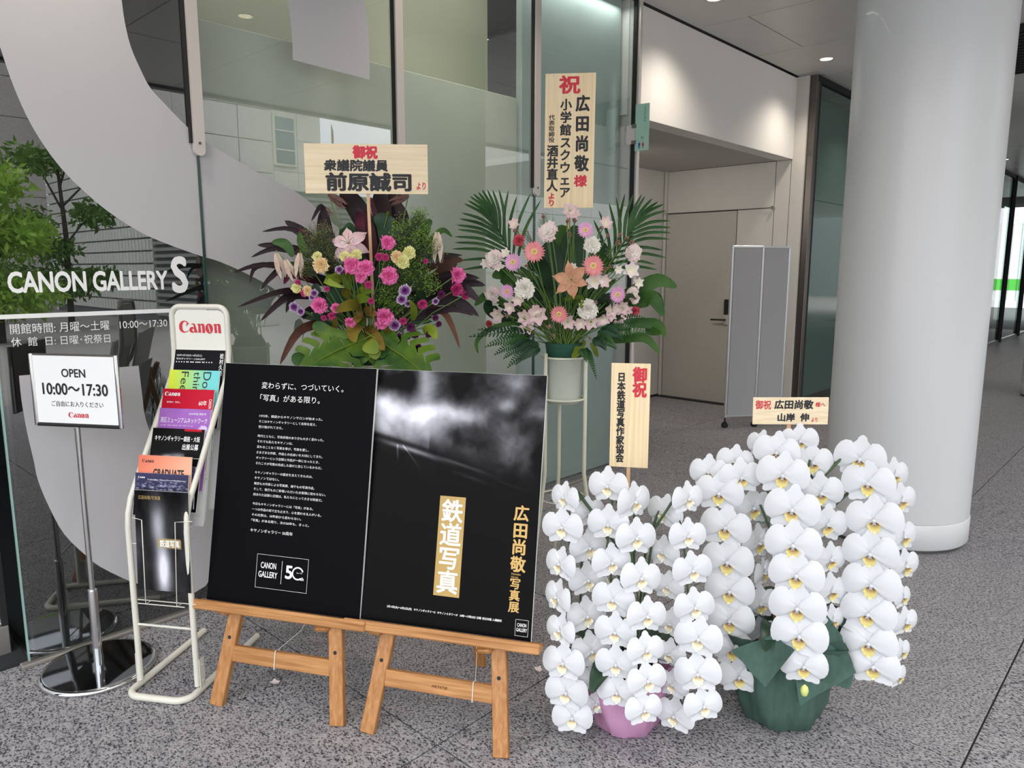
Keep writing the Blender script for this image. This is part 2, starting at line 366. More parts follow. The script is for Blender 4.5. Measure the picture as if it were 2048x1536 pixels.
# glass facade: panes, posts, base channel, top channel
gt = struct('window_1', MB().box(((.636+4.6)/2, D+.002, .009), (4.6-.636+.06, .040, .016), bevel=.003), mat('base_channel', '8c8781', .5, .3))
part('top_channel', MB().box(((-1+4.6)/2, D+.002, HC-.02), (5.7, .05, .04)), MATS['steel_dark'], gt)
edges = [.636]+PX[:3]+[4.6]
for k in range(4):
    a, b_ = edges[k]+(.0 if k == 0 else .006), edges[k+1]-.006
    p = part('glass_pane', MB().box(((a+b_)/2, D, (.024+HC-.03)/2), (b_-a, .012, HC-.054)), MATS['clear_glass'], gt)
part('pane_edge', MB().box((.633, D, 1.69), (.006, .0125, 3.33)), MATS['glass_edge'], gt)
for k, x in enumerate(PX[:3]):
    part('joint_strip', MB().box((x, D-.002, 1.0), (.011, .018, 1.95)), MATS['glass_edge_dark'], gt)
def post(x, zb, wd=.046, mt='steel'):
    pts = []; r = wd/2
    for a in range(9):
        t = math.pi+math.pi*a/8; pts.append(V((x+r*math.cos(t), D-.012, zb+r+r*math.sin(t))))
    pts += [V((x+r, D-.012, HC-.04)), V((x-r, D-.012, HC-.04))]
    p = part('facade_post', MB().prism(pts, (0, -.022, 0)), MATS[mt], gt)
    part('bolt', MB().tube([(x, D-.034, zb+.05), (x, D-.037, zb+.05)], .006, 10), MATS['steel_dark'], p)
    part('gasket', MB().box((x-.027, D-.012, (zb+HC)/2), (.012, .02, HC-zb-.1)), MATS['rubber'], p)
post(PX[0], 1.965); post(PX[1], 1.965); post(PX[2], 1.955)
part('facade_post', MB().box((4.612, D-.02, HC/2), (.03, .05, HC-.01), bevel=.003), MATS['steel'], gt)
part('gasket', MB().box((4.588, D-.01, HC/2), (.012, .03, HC-.01)), MATS['rubber'], gt)
# panels behind bays 2..4 and the dark gallery behind bay 1
struct('wall_panel_olive', MB().box(((1.42+3.515)/2, D+.16, 1.28), (3.515-1.42, .05, 2.56), bevel=.004), MATS['olive_panel'])
struct('wall_panel_blue', MB().box(((3.535+4.59)/2, D+.14, HC/2), (4.59-3.535, .05, HC-.02), bevel=.004), MATS['blue_panel'])
struct('wall_panel_lit', MB().box(((1.42+3.515)/2, D+.42, 2.9), (3.515-1.42, .05, 1.1)), mat('lit_panel', 'cccab2', .8))  # wall top lit from above, its light put into the cream colour
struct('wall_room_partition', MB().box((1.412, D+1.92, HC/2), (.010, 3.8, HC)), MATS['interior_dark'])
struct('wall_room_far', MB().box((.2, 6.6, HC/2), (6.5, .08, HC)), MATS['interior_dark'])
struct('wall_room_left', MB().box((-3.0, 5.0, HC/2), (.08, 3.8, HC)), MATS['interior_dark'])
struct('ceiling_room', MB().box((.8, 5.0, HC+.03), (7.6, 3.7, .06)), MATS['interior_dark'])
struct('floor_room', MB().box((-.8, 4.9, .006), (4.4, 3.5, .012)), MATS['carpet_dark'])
for xa, xb, pw, cc in ((1.5, 3.48, 3, (1, .97, .92)), (3.58, 4.55, 1.5, (.98, 1, .99))):     # unseen strip lights added above the panels to brighten them
    for z0, z1, kk in ((3.34, 1.2, 1.1),):
        q = lamp('cavity_fill', 'AREA', ((xa+xb)/2, D+.06, z0), pw*kk, cc, xb-xa, ((xa+xb)/2, D+.12, z1)); q.data.shape = 'RECTANGLE'; q.data.size_y = .04
lamp('wall_washer', 'SPOT', (2.2, D+.09, 2.75), 1.6, (1, .85, .55), .02, (2.2, D+.16, 2.2), math.radians(60), 1)
lamp('alcove_fill', 'SPOT', (5.6, 4.0, 2.58), 40, (1, .93, .84), .15, (7.4, 4.0, .9), math.radians(130), 1)  # unseen spot added to brighten the alcove door wall
al_ = thing('ceiling_lamp', (5.6, 4.0, ZS-.001), 'added unseen fill lamp in the alcove soffit behind the end post', 'ceiling lamp')
inst('trim_ring', dl_ring, al_, Matrix.Translation((5.6, 4.0, ZS))); inst('bulb', dl_bulb, al_, Matrix.Translation((5.6, 4.0, ZS-.004)))
# entrance at the left: return pane, sliding door
w2 = struct('window_2', MB().box((.655, 3.37, .013), (.03, .48, .024), bevel=.002), MATS['steel_dark'])
part('glass_pane', MB().box((.655, 3.37, 1.7), (.01, .47, 3.35)), MATS['thin_glass'], w2)
d2 = struct('door_2', MB().box((-.25, 3.285, .062), (1.72, .04, .124), bevel=.003), mat('rail_steel', 'a09c96', .45, .8))
part('glass_pane', MB().box((-.25, 3.285, 1.76), (1.72, .01, 3.27)), MATS['clear_glass'], d2)
part('door_stile', MB().box((.60, 3.285, 1.7), (.02, .03, 3.3)), MATS['rubber'], d2)
# second facade run to the right, behind the column
DD = 3.0
g3 = struct('window_3', MB().box((17.5, DD+.02, .03), (19.7, .05, .06)), MATS['steel_dark'])
part('end_frame', MB().box((7.655, DD+.03, HC/2), (.075, .075, HC), bevel=.004), MATS['steel_dark'], g3)
part('top_channel', MB().box((17.5, DD+.02, HC-.03), (19.7, .06, .06)), MATS['gap_black'], g3)
for k in range(9):
    a = 7.70+2.1*k
    part('glass_pane', MB().box((a+1.04, DD+.02, 1.72), (2.07, .012, 3.3)), MATS['teal_glass'], g3)
    if k: part('mullion', MB().box((a-.01, DD+.0, HC/2), (.03, .09, HC-.02)), MATS['rubber'], g3)
struct('wall_beyond', MB().box((9.0, DD+.35, HC/2), (2.7, .05, HC)), mat('teal_wall', '7f8f8c', .8))
struct('wall_beyond_far', MB().box((18, DD+1.6, HC/2), (17, .05, HC)), mat('far_wall', '3a3f40', .8))
struct('floor_beyond', MB().box((17, DD+.9, .008), (19, 1.5, .012)), MATS['carpet_dark'])
struct('ceiling_beyond', MB().box((17, DD+.9, HC+.03), (19, 1.9, .06)), MATS['interior_dark'])

# round columns
def column(x, y, lb):
    c = thing('round_column', (x, y, 0), lb, 'column'); c['kind'] = 'structure'
    part('shaft', MB().lathe([(.376, .165), (.376, HC)], (x, y, 0), 96), MATS['column_metal'], c)
    part('base_band', MB().lathe([(.374, .022), (.380, .03), (.380, .155), (.374, .163)], (x, y, 0), 96), MATS['column_metal'], c)
    part('plinth', MB().lathe([(.362, .0), (.362, .03)], (x, y, 0), 96), mat('plinth', '5c5c5e', .5, .6), c)
column(4.492, 1.171, 'thick white round column standing behind the orchids at right')
column(10.75, 1.12, 'distant white column just showing at the right edge of the photo')

# ---- the far side of the street, seen in the glass
def stone(name, c, sc): return mat(name, c, .85, noise=.18, nscale=sc, coord='World', detail=6)
stone('cladding', 'bdb9b4', 30); stone('cladding_pale', 'dedacf', 20)
mat('joint_dark', '3a3a3a', .9)
def clad(name, org, ax, length, height, pw, ph, m, label, thick=.5):
    """building wall of separate stone slabs; org = lower corner, ax = run direction, n = outward face"""
    n = ax.cross(Z1); c = org+ax*length/2+Z1*height/2-n*thick/2
    t = struct(name, MB().box(c, (length, thick, height), (ax, -n, Z1)), MATS['joint_dark'])
    sm = MB().box((0, 0, 0), (pw-.02, .03, ph-.02), bevel=.004).mesh('slab', MATS[m])
    for i in range(int(length/pw)):
        for j in range(int(height/ph)):
            p = org+ax*((i+.5)*pw)+Z1*((j+.5)*ph)+n*.01
            inst('slab', sm, t, frame(p, ax, -n, Z1))
    return t
clad('wall_street_tower', V((8.4, -25, 0)), -X1, 13.2, 13.6, 1.65, 1.36, 'cladding', '')
clad('wall_street_upper', V((8.4, -12, 4.9)), -Y1, 13, 8.7, 1.625, 1.36, 'cladding', '')
clad('wall_street_end', V((10.2, -12, 0)), -X1, 1.8, 13.6, .9, .8, 'cladding', '')
pv = part('pavement', MB().box((14, -21.2, -.05), (70, 38, .1)), mat('pavement', '8f8b86', .8, noise=.1, nscale=3, coord='World'), kind='structure')
def block_wall():
    t = struct('wall_glass_block', MB().box((8.62, -18.5, 2.45), (.3, 13, 4.9)), mat('joint_mid', '76797a', .8))
    bl = MB()
    for j in range(13):
        for i in range(36): bl.box((8.44, -25+.262*i+.13, .25+.36*j+.16), (.08, .222, .31))
    part('glass_block', bl, mat('block_glass', 'e4e8e0', .25, noise=.08, nscale=9), t, kind='stuff')
    for j in range(26): part('louvre_blade', MB().box((8.42, -13.8, .25+.18*j), (.12, 3.5, .085)), mat('louvre', 'a9aaa8', .5, .3), t)
block_wall()
pb = clad('wall_pale_block', V((23.9, -31, 0)), -X1, 9.0, 15.3, 1.5, 1.7, 'cladding_pale', '')
pm_ = MATS['cladding_pale']
for z in (10.7, 12.6): part('cornice', MB().box((19.5, -30.8, z), (9.6, .8, .45), bevel=.08), pm_, pb)
for x in (16.5, 21.6):
    f = part('window', MB().box((x, -30.95, 8.4), (1.4, .2, 2.7), bevel=.02), pm_, pb); part('pane', MB().box((x, -30.84, 8.4), (1.1, .03, 2.4)), mat('dark_pane', '6f7c84', .1), f)
    for q in (-.5, .5): part('glazing_bar', MB().box((x, -30.8, 8.4+q), (1.1, .03, .07)), pm_, f)
lf = struct('wall_street_fence', MB().box((22.6, -24.1, 2.5), (18, .05, 5.0)), MATS['joint_dark'])
for j in range(20): part('slat', MB().box((22.6, -24.03, .15+.24*j), (18, .08, .14)), MATS['louvre'], lf)
clad('wall_street_dark', V((48, -16.5, 0)), -X1, 30.0, 10.9, 3.0, 1.36, 'cladding', '')
hd = struct('wall_hoarding', MB().box((44, 6, 1.9), (.1, 17, 3.8)), mat('hoarding', 'e9ece9', .6))
part('green_band', MB().box((43.93, 6, .8), (.02, 17, .55)), mat('green_band', '4fae3c', .6), hd)
for k in range(13): part('stanchion', MB().box((43.9, -2+k*1.3, 1.9), (.05, .05, 3.8)), MATS['joint_dark'], hd)
struct('wall_far_office', MB().box((44.5, -14, 3), (.3, 23, 6)), mat('far_office', '8f9795', .7))
lv = thing('ceiling_louvre', on_z(2046, 100, HC-.01), 'dark slatted ceiling louvre at the top right edge behind the column', 'louvre')
c_ = W(lv)
for k in range(16): part('slat', MB().box((c_.x+.1*(k-8), c_.y-.35, HC-.03), (.035, 1.5, .05)), MATS['rubber'], lv)

def leafy(mb, c, r, n, size, flat=.6):
    for _ in range(n):
        d = V(np.random.normal(size=3)); d.normalize(); q = c+V((d.x*r, d.y*r, d.z*r*flat))*random.uniform(.35, 1)
        a = V(np.random.normal(size=3)); a.z -= .3; a.normalize(); b_ = a.orthogonal().normalized()
        l = size*random.uniform(.7, 1.3); mb.add([q, q+a*l*.5+b_*l*.2, q+a*l, q+a*l*.5-b_*l*.2], [(0, 1, 2, 3)])
def tree(name, x, y, h, spec, m, label):
    t = thing(name, (x, y, 0), label, 'tree'); tr = MB()
    tr.tube([(x, y, 0), (x+.05, y, h*.45), (x-.03, y+.02, h*.9)], [.08, .06, .02], 8)
    cr_ = MB()
    for dx, dy, z, r, n in spec:
        tr.tube([(x+.02, y, z*.72), (x+dx*.6, y+dy*.6, z*.9), (x+dx, y+dy, z)], [.03, .02, .008], 5)
        leafy(cr_, V((x+dx, y+dy, z)), r, n, .2)
    part('trunk', tr, mat('bark', '3d352c', .9), t); part('crown', cr_, m, t, kind='stuff')
G1 = mat('tree_green', '6d9144', .6, noise=.35, nscale=3, transl=.35); G2 = mat('bush_green', '9fc456', .6, noise=.3, nscale=3, transl=.4)
tree('young_tree', 5.9, -14.6, 5.2, [(-.2, 0, 2.0, .6, 300), (-.8, .1, 2.6, .7, 420), (.7, 0, 2.9, .6, 360), (-.5, 0, 4.1, .7, 400), (.5, .1, 4.9, .7, 380), (1.2, 0, 4.2, .5, 200), (-.9, -.1, 1.3, .7, 300), (.1, .1, 1.2, .7, 420), (.9, 0, 1.3, .4, 220)], G1, 'slender layered young tree mirrored in the glass above the gallery lettering')
tree('leafy_tree', 3.75, -11.6, 4.4, [(0, 0, 3.2, .8, 700), (.4, 0, 2.2, .8, 800), (-.5, 0, 2.2, .9, 800), (.4, 0, 1.0, .8, 600), (-.5, .1, .8, .8, 600)], G2, 'bright green leafy tree mirrored at the left edge of the glass')
tree('leafy_tree', 4.2, -18.2, 5, [(0, 0, 3.5, .9, 700), (.5, 0, 1.5, .9, 700), (-.3, 0, 1.0, .9, 700)], G1, 'dark green bushy tree mirrored behind the bright one at the left edge')
# ------------------------------------------------------------------ vinyl letter shape and lettering on the glass
def sm_curve(pts, n=4, closed=False):
    P = [V((p[0], p[1], 0)) for p in pts]; out = []
    N_ = len(P)
    for i in range(N_-1):
        a, b_, c, d_ = P[max(i-1, 0)], P[i], P[i+1], P[min(i+2, N_-1)]
        for k in range(n):
            t = k/n; out.append(.5*((2*b_)+(c-a)*t+(2*a-5*b_+4*c-d_)*t*t+(3*b_-a-3*c+d_)*t**3))
    out.append(P[-1]); return [(p.x, p.y) for p in out]
def film(segments, name, m, parent, z=0):
    pts = []
    for seg, n in segments:
        q = sm_curve(seg, n) if n > 1 else seg
        pts += q
    c = bpy.data.curves.new('f', 'CURVE'); c.dimensions = '2D'; c.fill_mode = 'BOTH'
    s_ = c.splines.new('POLY'); s_.points.add(len(pts)-1); s_.use_cyclic_u = True
    for p, q in zip(s_.points, pts): p.co = (q[0], q[1], 0, 1)
    o = bpy.data.objects.new('f', c); me = bpy.data.meshes.new_from_object(o); bpy.data.objects.remove(o); bpy.data.curves.remove(c)
    mb = MB(); mb.add([V((v.co.x, D-.0064-z, v.co.y)) for v in me.vertices], [tuple(p.vertices) for p in me.polygons])
    bpy.data.meshes.remove(me); return part(name, mb, m, parent)
def fx(*pts): return [(lambda q: (q.x, q.z))(on_y(px, py, D)) for px, py in pts]
vin = MATS['vinyl_grey']
lowL = fx((0, 97), (20, 157), (43, 213), (67, 260), (100, 310), (133, 350), (167, 383), (207, 417), (250, 447), (290, 470), (333, 488), (360, 498), (400, 512), (440, 524), (495, 549), (544, 576), (570, 602), (596, 633), (612, 656), (632, 688))
x632, z632 = lowL[-1]
inner_low = [(x632+.05, z632-.12), (x632+.06, z632-.27), (x632-.03, z632-.42), (x632-.2, z632-.53), (1.6, .77), (1.45, .745)] + fx((400, 962), (345, 935), (310, 885), (290, 837), (282, 780), (276, 731))
outer_low = fx((37, 751), (42, 800), (53, 863), (67, 923), (75, 960), (97, 1013), (127, 1067), (167, 1107), (200, 1133), (260, 1162), (300, 1172), (350, 1176), (410, 1171)) + [(1.55, .41), (1.75, .44), (2.05, .52), (2.35, .72), (2.5, .98), (2.52, 1.22), (2.42, 1.44), (2.25, 1.60)] + fx((700, 468), (669, 451), (627, 412), (586, 381), (539, 360), (500, 337), (450, 308), (403, 280), (373, 254), (333, 213), (300, 177), (280, 140), (260, 93), (248, 43), (242, 0))
x0z = fx((242, 0))[0]
top_in = [(x0z[0]-.0, x0z[1]+.2), (x0z[0]+.12, x0z[1]+.38), (1.38, 3.02), (1.6, 3.05), (1.78, 2.95)] + fx((573, 2), (582, 67), (584, 120))
top_out = fx((738, 160), (736, 67), (727, 2)) + [(2.2, 3.0), (2.05, 3.2), (1.8, 3.33), (1.5, 3.37), (1.2, 3.34), (.98, 3.22), (.8, 3.0), (.7, 2.8), (.655, 2.62), (.65, 2.35)]
film([(lowL, 3), (inner_low, 3), (outer_low, 3), (top_in, 3), (top_out, 3)], 'vinyl_letter', vin, gt)
def ptxt(body, pa, pb_, pc, m, bold=0, name='lettering', z=.0016, ch=1.0):
    """print on the facade glass: lower-left, lower-right, upper-left pixels"""
    a, b_, c = [on_y(*q, D-.0062-z) for q in (pa, pb_, pc)]
    mb = MB(); print_on(mb, glyphs(body, bold, ch=ch), a, (b_-a).normalized(), Z1, 0, 0, (b_-a).length, c.z-a.z, n=-Y1, lift=0)
    return part(name, mb, m, gt)
VW = MATS['vinyl_white']
ptxt('CANON GALLERY', (17, 587), (337, 579), (17, 543), VW, .026, ch=.97)
ptxt('S', (345, 587), (378, 585), (345, 513), VW, .03)
ptxt('開館時間: 月曜〜土曜   10:00〜17:30', (21, 669), (335, 654), (21, 648), VW, .004)
ptxt('休  館  日: 日曜･祝祭日', (23, 694), (221, 685), (23, 675), VW, .004)
st_ = on_y(0, 634, D); en_ = on_y(398, 623, D)
part('stripe', MB().box((1.02, D-.0075, 1.332), (.762, .001, .016)), VW, gt)

# ------------------------------------------------------------------ sign stand with opening hours
S0 = on_z(199, 1338, .0); S0.z = 0
def yawvec(deg): a = math.radians(deg); return V((math.cos(a), math.sin(a), 0))
t = thing('sign_stand', S0, 'chrome floor stand on a round disc base holding the white opening-hours panel', 'sign stand')
part('disc_base', MB().lathe([(.0, .0), (.19, .0), (.197, .005), (.198, .012), (.192, .019), (.18, .021), (.0, .0215)], S0, 64, cap=False), mat('chrome_dark', '8d9094', .06, 1), t)
part('rim', MB().lathe([(.182, .021), (.192, .0205), (.199, .012), (.198, .005), (.19, .0)], S0, 64, cap=False), MATS['chrome'], t)
part('sleeve', MB().lathe([(.0165, .021), (.0165, .315), (.0155, .319)], S0, 24), MATS['chrome'], t)
part('pole', MB().lathe([(.0095, .31), (.0095, .955)], S0, 20), MATS['chrome'], t)
nr = yawvec(-57); nn = nr.cross(Z1)
rc = at(152, 782, 2.93); SW, SH = .333, .25
sc_ = V((rc.x, rc.y, 1.085))
ru = (Z1*math.cos(.0)-nn*0).normalized()
fr_ = part('sign_frame', MB().box(sc_-nn*.006, (SW, .012, SH), (nr, -nn, ru)), MATS['steel_dark'], t, label='chrome framed back plate')
for sgn in (-1, 1): part('side_rail', MB().tube([sc_+nr*sgn*(SW/2)-ru*(SH/2+.004), sc_+nr*sgn*(SW/2)+ru*(SH/2)], .0085, 14), MATS['chrome'], fr_)
part('bottom_rail', MB().tube([sc_-nr*SW/2-ru*(SH/2), sc_+nr*SW/2-ru*(SH/2)], .0075, 10), MATS['rubber'], fr_)
fc = part('sign_face', MB().box(sc_+nn*.002, (SW-.016, .003, SH-.012), (nr, -nn, ru)), MATS['white_paint'], t)
o = sc_+nn*.004; blk = mat('ink_black', '15151a', .6); red = mat('ink_red', 'c8283a', .6)
mb = MB()
print_on(mb, glyphs('OPEN', .014), o, nr, ru, -.048, .045, .094, .030)
print_on(mb, glyphs('10:00〜17:30', .018), o, nr, ru, -.129, -.018, .258, .042)
print_on(mb, glyphs('ご自由にお入りください', .004), o, nr, ru, -.098, -.059, .204, .020)
part('lettering', mb, blk, t)
mb = MB(); print_on(mb, LG, o, nr, ru, -.035, -.098, .079, .020); part('logo', mb, red, t, label='red maker logo')
part('clamp', MB().box(S0+Z1*.955, (.03, .03, .03)), MATS['chrome'], t)

# ------------------------------------------------------------------ brochure rack
RA = on_z(337.5, 1357, .045); RA.z = 0; r_ = (V((.997, 2.463, 0))-V((.858, 2.677, 0))).normalized(); bk = Z1.cross(r_); HWR = .1135
if bk.x < 0: bk = -bk
rk = thing('brochure_rack', RA, 'ivory tubular steel rack holding stepped rows of leaflets', 'brochure rack')
IV = mat('ivory_enamel', 'd2cfc2', .35, coat=.2, noise=.03, nscale=8)
def rp(a, b_, z): return RA + r_*a + bk*b_ + Z1*z       # rack coordinates: across, back, up
def arc_pts(c, r, u, v, a0, a1, n=6): return [c+u*(r*math.cos(a0+(a1-a0)*k/n))+v*(r*math.sin(a0+(a1-a0)*k/n)) for k in range(n+1)]
ZK, ZT, BT = .655, 1.15, .325
path = [rp(-HWR, 0, .03), rp(-HWR, .0, ZK-.05), rp(-HWR, .006, ZK), rp(-HWR, .025, ZK+.05), rp(-HWR, BT-.025, ZT-.05), rp(-HWR, BT-.006, ZT), rp(-HWR, BT, ZT+.05)]
Rc = .035
path += arc_pts(rp(-HWR+Rc, BT, 1.362-Rc), Rc, -r_, Z1, 0, math.pi/2)
path += arc_pts(rp(HWR-Rc, BT, 1.362-Rc), Rc, Z1, r_, 0, math.pi/2)
path += [rp(HWR, BT, ZT+.05), rp(HWR, BT-.006, ZT), rp(HWR, BT-.025, ZT-.05), rp(HWR, .025, ZK+.05), rp(HWR, .006, ZK), rp(HWR, 0, ZK-.05), rp(HWR, 0, .03)]
part('tube_frame', MB().tube(path, .0105, 12), IV, rk)
Fb = -.075
path = [rp(-HWR-.006, .40, .0125), rp(-HWR-.006, Fb+.06, .0125)]+arc_pts(rp(-HWR-.006+.05, Fb+.05, .0125), .05, -r_, -bk, 0, math.pi/2)+arc_pts(rp(HWR+.006-.05, Fb+.05, .0125), .05, -bk, r_, 0, math.pi/2)+[rp(HWR+.006, Fb+.06, .0125), rp(HWR+.006, .40, .0125)]
part('floor_frame', MB().tube(path, .0125, 12), IV, rk)
for sgn in (-1, 1):
    bp_ = part('foot_plate', MB().box(rp(sgn*(HWR+.013), .012, .075), (.003, .03, .11), (r_, bk, Z1), bevel=.001), IV, rk)
    for z in (.045, .105): part('bolt', MB().tube([rp(sgn*(HWR+.014), .012, z), rp(sgn*(HWR+.019), .012, z)], .0045, 8), MATS['steel'], bp_)
part('crossbar', MB().tube([rp(-HWR, 0, .245), rp(HWR, 0, .245)], .0045, 8), IV, rk)
pts = [(-.103, 1.165), (.103, 1.165)]+[(.103-.028+.028*math.cos(a*math.pi/10), 1.35-.028+.028*math.sin(a*math.pi/10)) for a in range(6)]+[(-.103+.028-.028*math.sin(a*math.pi/10), 1.35-.028+.028*math.cos(a*math.pi/10)) for a in range(6)]
hp = part('header_panel', MB().prism([rp(a, BT, z) for a, z in pts], bk*.003), mat('header_white', 'e3e1d6', .5), rk)
mb = MB(); print_on(mb, LG, rp(0, BT-.002, 0), r_, Z1, -.085, 1.262, .172, .047, n=-bk); part('logo', mb, red, rk, label='red maker logo')

def colour_sheet(name, fn, org, r, u, w_, h, nx, ny, parent, n, lift=.0004, rough=.35):
    """flat print: a fine grid whose colours come from fn(u 0..1, v 0..1 from the top) arrays (sRGB)"""
    gx, gy = np.meshgrid(np.linspace(0, 1, nx+1), np.linspace(0, 1, ny+1)); c = fn(gx, gy)
    base = W(parent)
    vs = [tuple(org + r*(a*w_) - u*(b_*h) + n*lift - base) for a, b_ in zip(gx.ravel(), gy.ravel())]
    fs = [(j*(nx+1)+i, (j+1)*(nx+1)+i, (j+1)*(nx+1)+i+1, j*(nx+1)+i+1) for j in range(ny) for i in range(nx)]
    me = bpy.data.meshes.new(name); me.from_pydata(vs, [], fs)
    at_ = me.color_attributes.new('print', 'FLOAT_COLOR', 'POINT'); c = np.clip(c, 0, 1)
    lin = np.where(c <= .04045, c/12.92, ((c+.055)/1.055)**2.4)
    at_.data.foreach_set('color', np.concatenate([lin, np.ones(lin.shape[:-1]+(1,))], -1).reshape(-1).astype(np.float32))
    k = 'print_ink_%d' % int(rough*100)
    if k not in MATS:
        m = mat(k, 'ffffff', rough, spec=.06); q = m.node_tree.nodes.new('ShaderNodeVertexColor'); q.layer_name = 'print'
        m.node_tree.links.new(q.outputs['Color'], m.node_tree.nodes['Principled BSDF'].inputs['Base Color'])
    me.materials.append(MATS[k]); o = bpy.data.objects.new(name, me); COL.objects.link(o); o.parent = parent; return o
def vnoise(x, y, seed):
    rs = np.random.RandomState(seed); T = rs.rand(64, 64); xi = np.floor(x).astype(int); yi = np.floor(y).astype(int); fx_ = x-xi; fy = y-yi
    fx_ = fx_*fx_*(3-2*fx_); fy = fy*fy*(3-2*fy); g = lambda a, b_: T[a % 64, b_ % 64]
    return (g(xi, yi)*(1-fx_)+g(xi+1, yi)*fx_)*(1-fy)+(g(xi, yi+1)*(1-fx_)+g(xi+1, yi+1)*fx_)*fy
def fbm(x, y, seed, o=5): return sum(vnoise(x*2**k, y*2**k, seed+k)*.5**(k+1) for k in range(o))
def G_(x, y, cx, cy, sx, sy, a=0):
    c, s_ = math.cos(a), math.sin(a); dx, dy = x-cx, y-cy; p, q = dx*c+dy*s_, -dx*s_+dy*c; return np.exp(-(p/sx)**2-(q/sy)**2)
def grey(b_, tint=(1, 1, 1.05)): return np.stack([b_*t_ for t_ in tint], -1)
def railway_photo(x, y):      # monochrome print: storm clouds, light over a sloping shore, two rails
    wx = x+.07*(fbm(x*5, y*6, 3)-.5); wy = y+.06*(fbm(x*5, y*6, 9)-.5)
    n1 = fbm(wx*5, wy*8, 20); n2 = fbm(wx*14, wy*16, 31)
    sky = .17+.62*(n1-.45)+.22*(n2-.5)
    sky += .50*G_(wx, wy, .22, .15, .30, .05, .15)+.42*G_(wx, wy, .10, .20, .34, .075, .1)+.42*G_(wx, wy, .29, .05, .055, .09)+.3*G_(wx, wy, .5, .165, .16, .03)
    sky += .5*G_(wx, wy, .79, .115, .05, .03)+.28*G_(wx, wy, .83, .05, .06, .03)+.14*G_(wx, wy, .97, .16, .08, .03)
    sky -= .35*G_(wx, wy, .12, .045, .12, .04)+.22*G_(wx, wy, .52, .07, .16, .06)
    hz = .255+.155*x+.02*x*x
    below = y-hz
    land = .07-.10*np.clip(below*3, 0, 1)+.10*(n2-.45)
    shore = .45*np.exp(-((below-.022-.006*n1)/.010)**2)*np.exp(-((x-.24)/.17)**2)+.2*np.exp(-((below-.018)/.006)**2)*np.exp(-((x-.55)/.15)**2)+.16*np.exp(-((below-.055)/.007)**2)*np.exp(-((x-.62)/.1)**2)+.13*np.exp(-((below-.03)/.004)**2)*np.exp(-((x-.85)/.1)**2)
    k = 1/(1+np.exp(-below*260)); v = sky*(1-k)*(1-.55*np.exp(-((below)/.04)**2)*(x > .35))+(land+shore)*k
    for (xa, ya, xb, yb) in ((.155, .30, .165, .375), (.185, .30, .31, .395)):
        t_ = np.clip((y-ya)/(yb-ya), 0, 1); on = (y > ya) & (y < yb+.03); v += .34*np.exp(-((x-(xa+(xb-xa)*t_))/.0045)**2)*on*(1.05-t_)
    fade = 1/(1+np.exp((y-.42)*34)); v = np.clip(v, .03, 1)*fade+(1-fade)*.045
    return grey(np.clip(v, .045, .92))
# leaflets: (name, label, left-top px, right-top px, cover painter, lettering list)
def leaflet(lb, tl, tr_, fn, base_mat, lett, h=.297, lean=.22, thick=.004, wdt=.21, dx=0, near=0):
    wdt *= .985
    pc = ((tl[0]+tr_[0])/2, (tl[1]+tr_[1])/2)
    T = on_plane(*pc, RA, r_); T = T + r_*dx + (EYE-T).normalized()*near
    u = (Z1*math.cos(lean)+bk*math.sin(lean)).normalized(); n = r_.cross(u)
    if n.dot(bk) > 0: n = -n
    B = T-u*h
    t = thing('leaflet', B, lb, 'leaflet', 'leaflets in the wire pockets of the rack')
    part('paper', MB().box(T-u*h/2-n*thick/2, (wdt, thick, h), (r_, n, u)), base_mat, t)
    o = T-r_*wdt/2
    if fn: colour_sheet('cover_print', fn, o, r_, u, wdt, h, 40, 56, t, n)
    for body, m, x0, y0, w_, hh, kw in lett:      # y0 measured down from the top edge
        mb = MB(); g_ = LG if body == 'LOGO' else glyphs(body, **kw)
        print_on(mb, g_, o, r_, u, x0, -y0-hh, w_, hh, n=n, lift=.0009); part('lettering', mb, m, t)
    return T, u, n
paper = mat('paper_white', 'e4e4e2', .6); inkw = mat('ink_white', 'ececea', .6)
def solid(c): k = srgb(c); c8 = [int(c[i:i+2], 16)/255 for i in (0, 2, 4)]; return lambda x, y: np.stack([x*0+q for q in c8], -1)
def lerp(a, b_, t_): return np.stack([a[i]/255*(1-t_)+b_[i]/255*t_ for i in range(3)], -1)
def hall(x, y, top=.18):      # dark interior picture with lit walls
    v = .06+.5*G_(x, y, .32, top+.16, .10, .02)+.45*G_(x, y, .55, top+.15, .16, .03)+.18*G_(x, y, .5, top+.26, .3, .1); c = grey(np.clip(v, 0, 1))
    c[..., 0] += .5*G_(x, y, .12, top+.17, .05, .018); return c
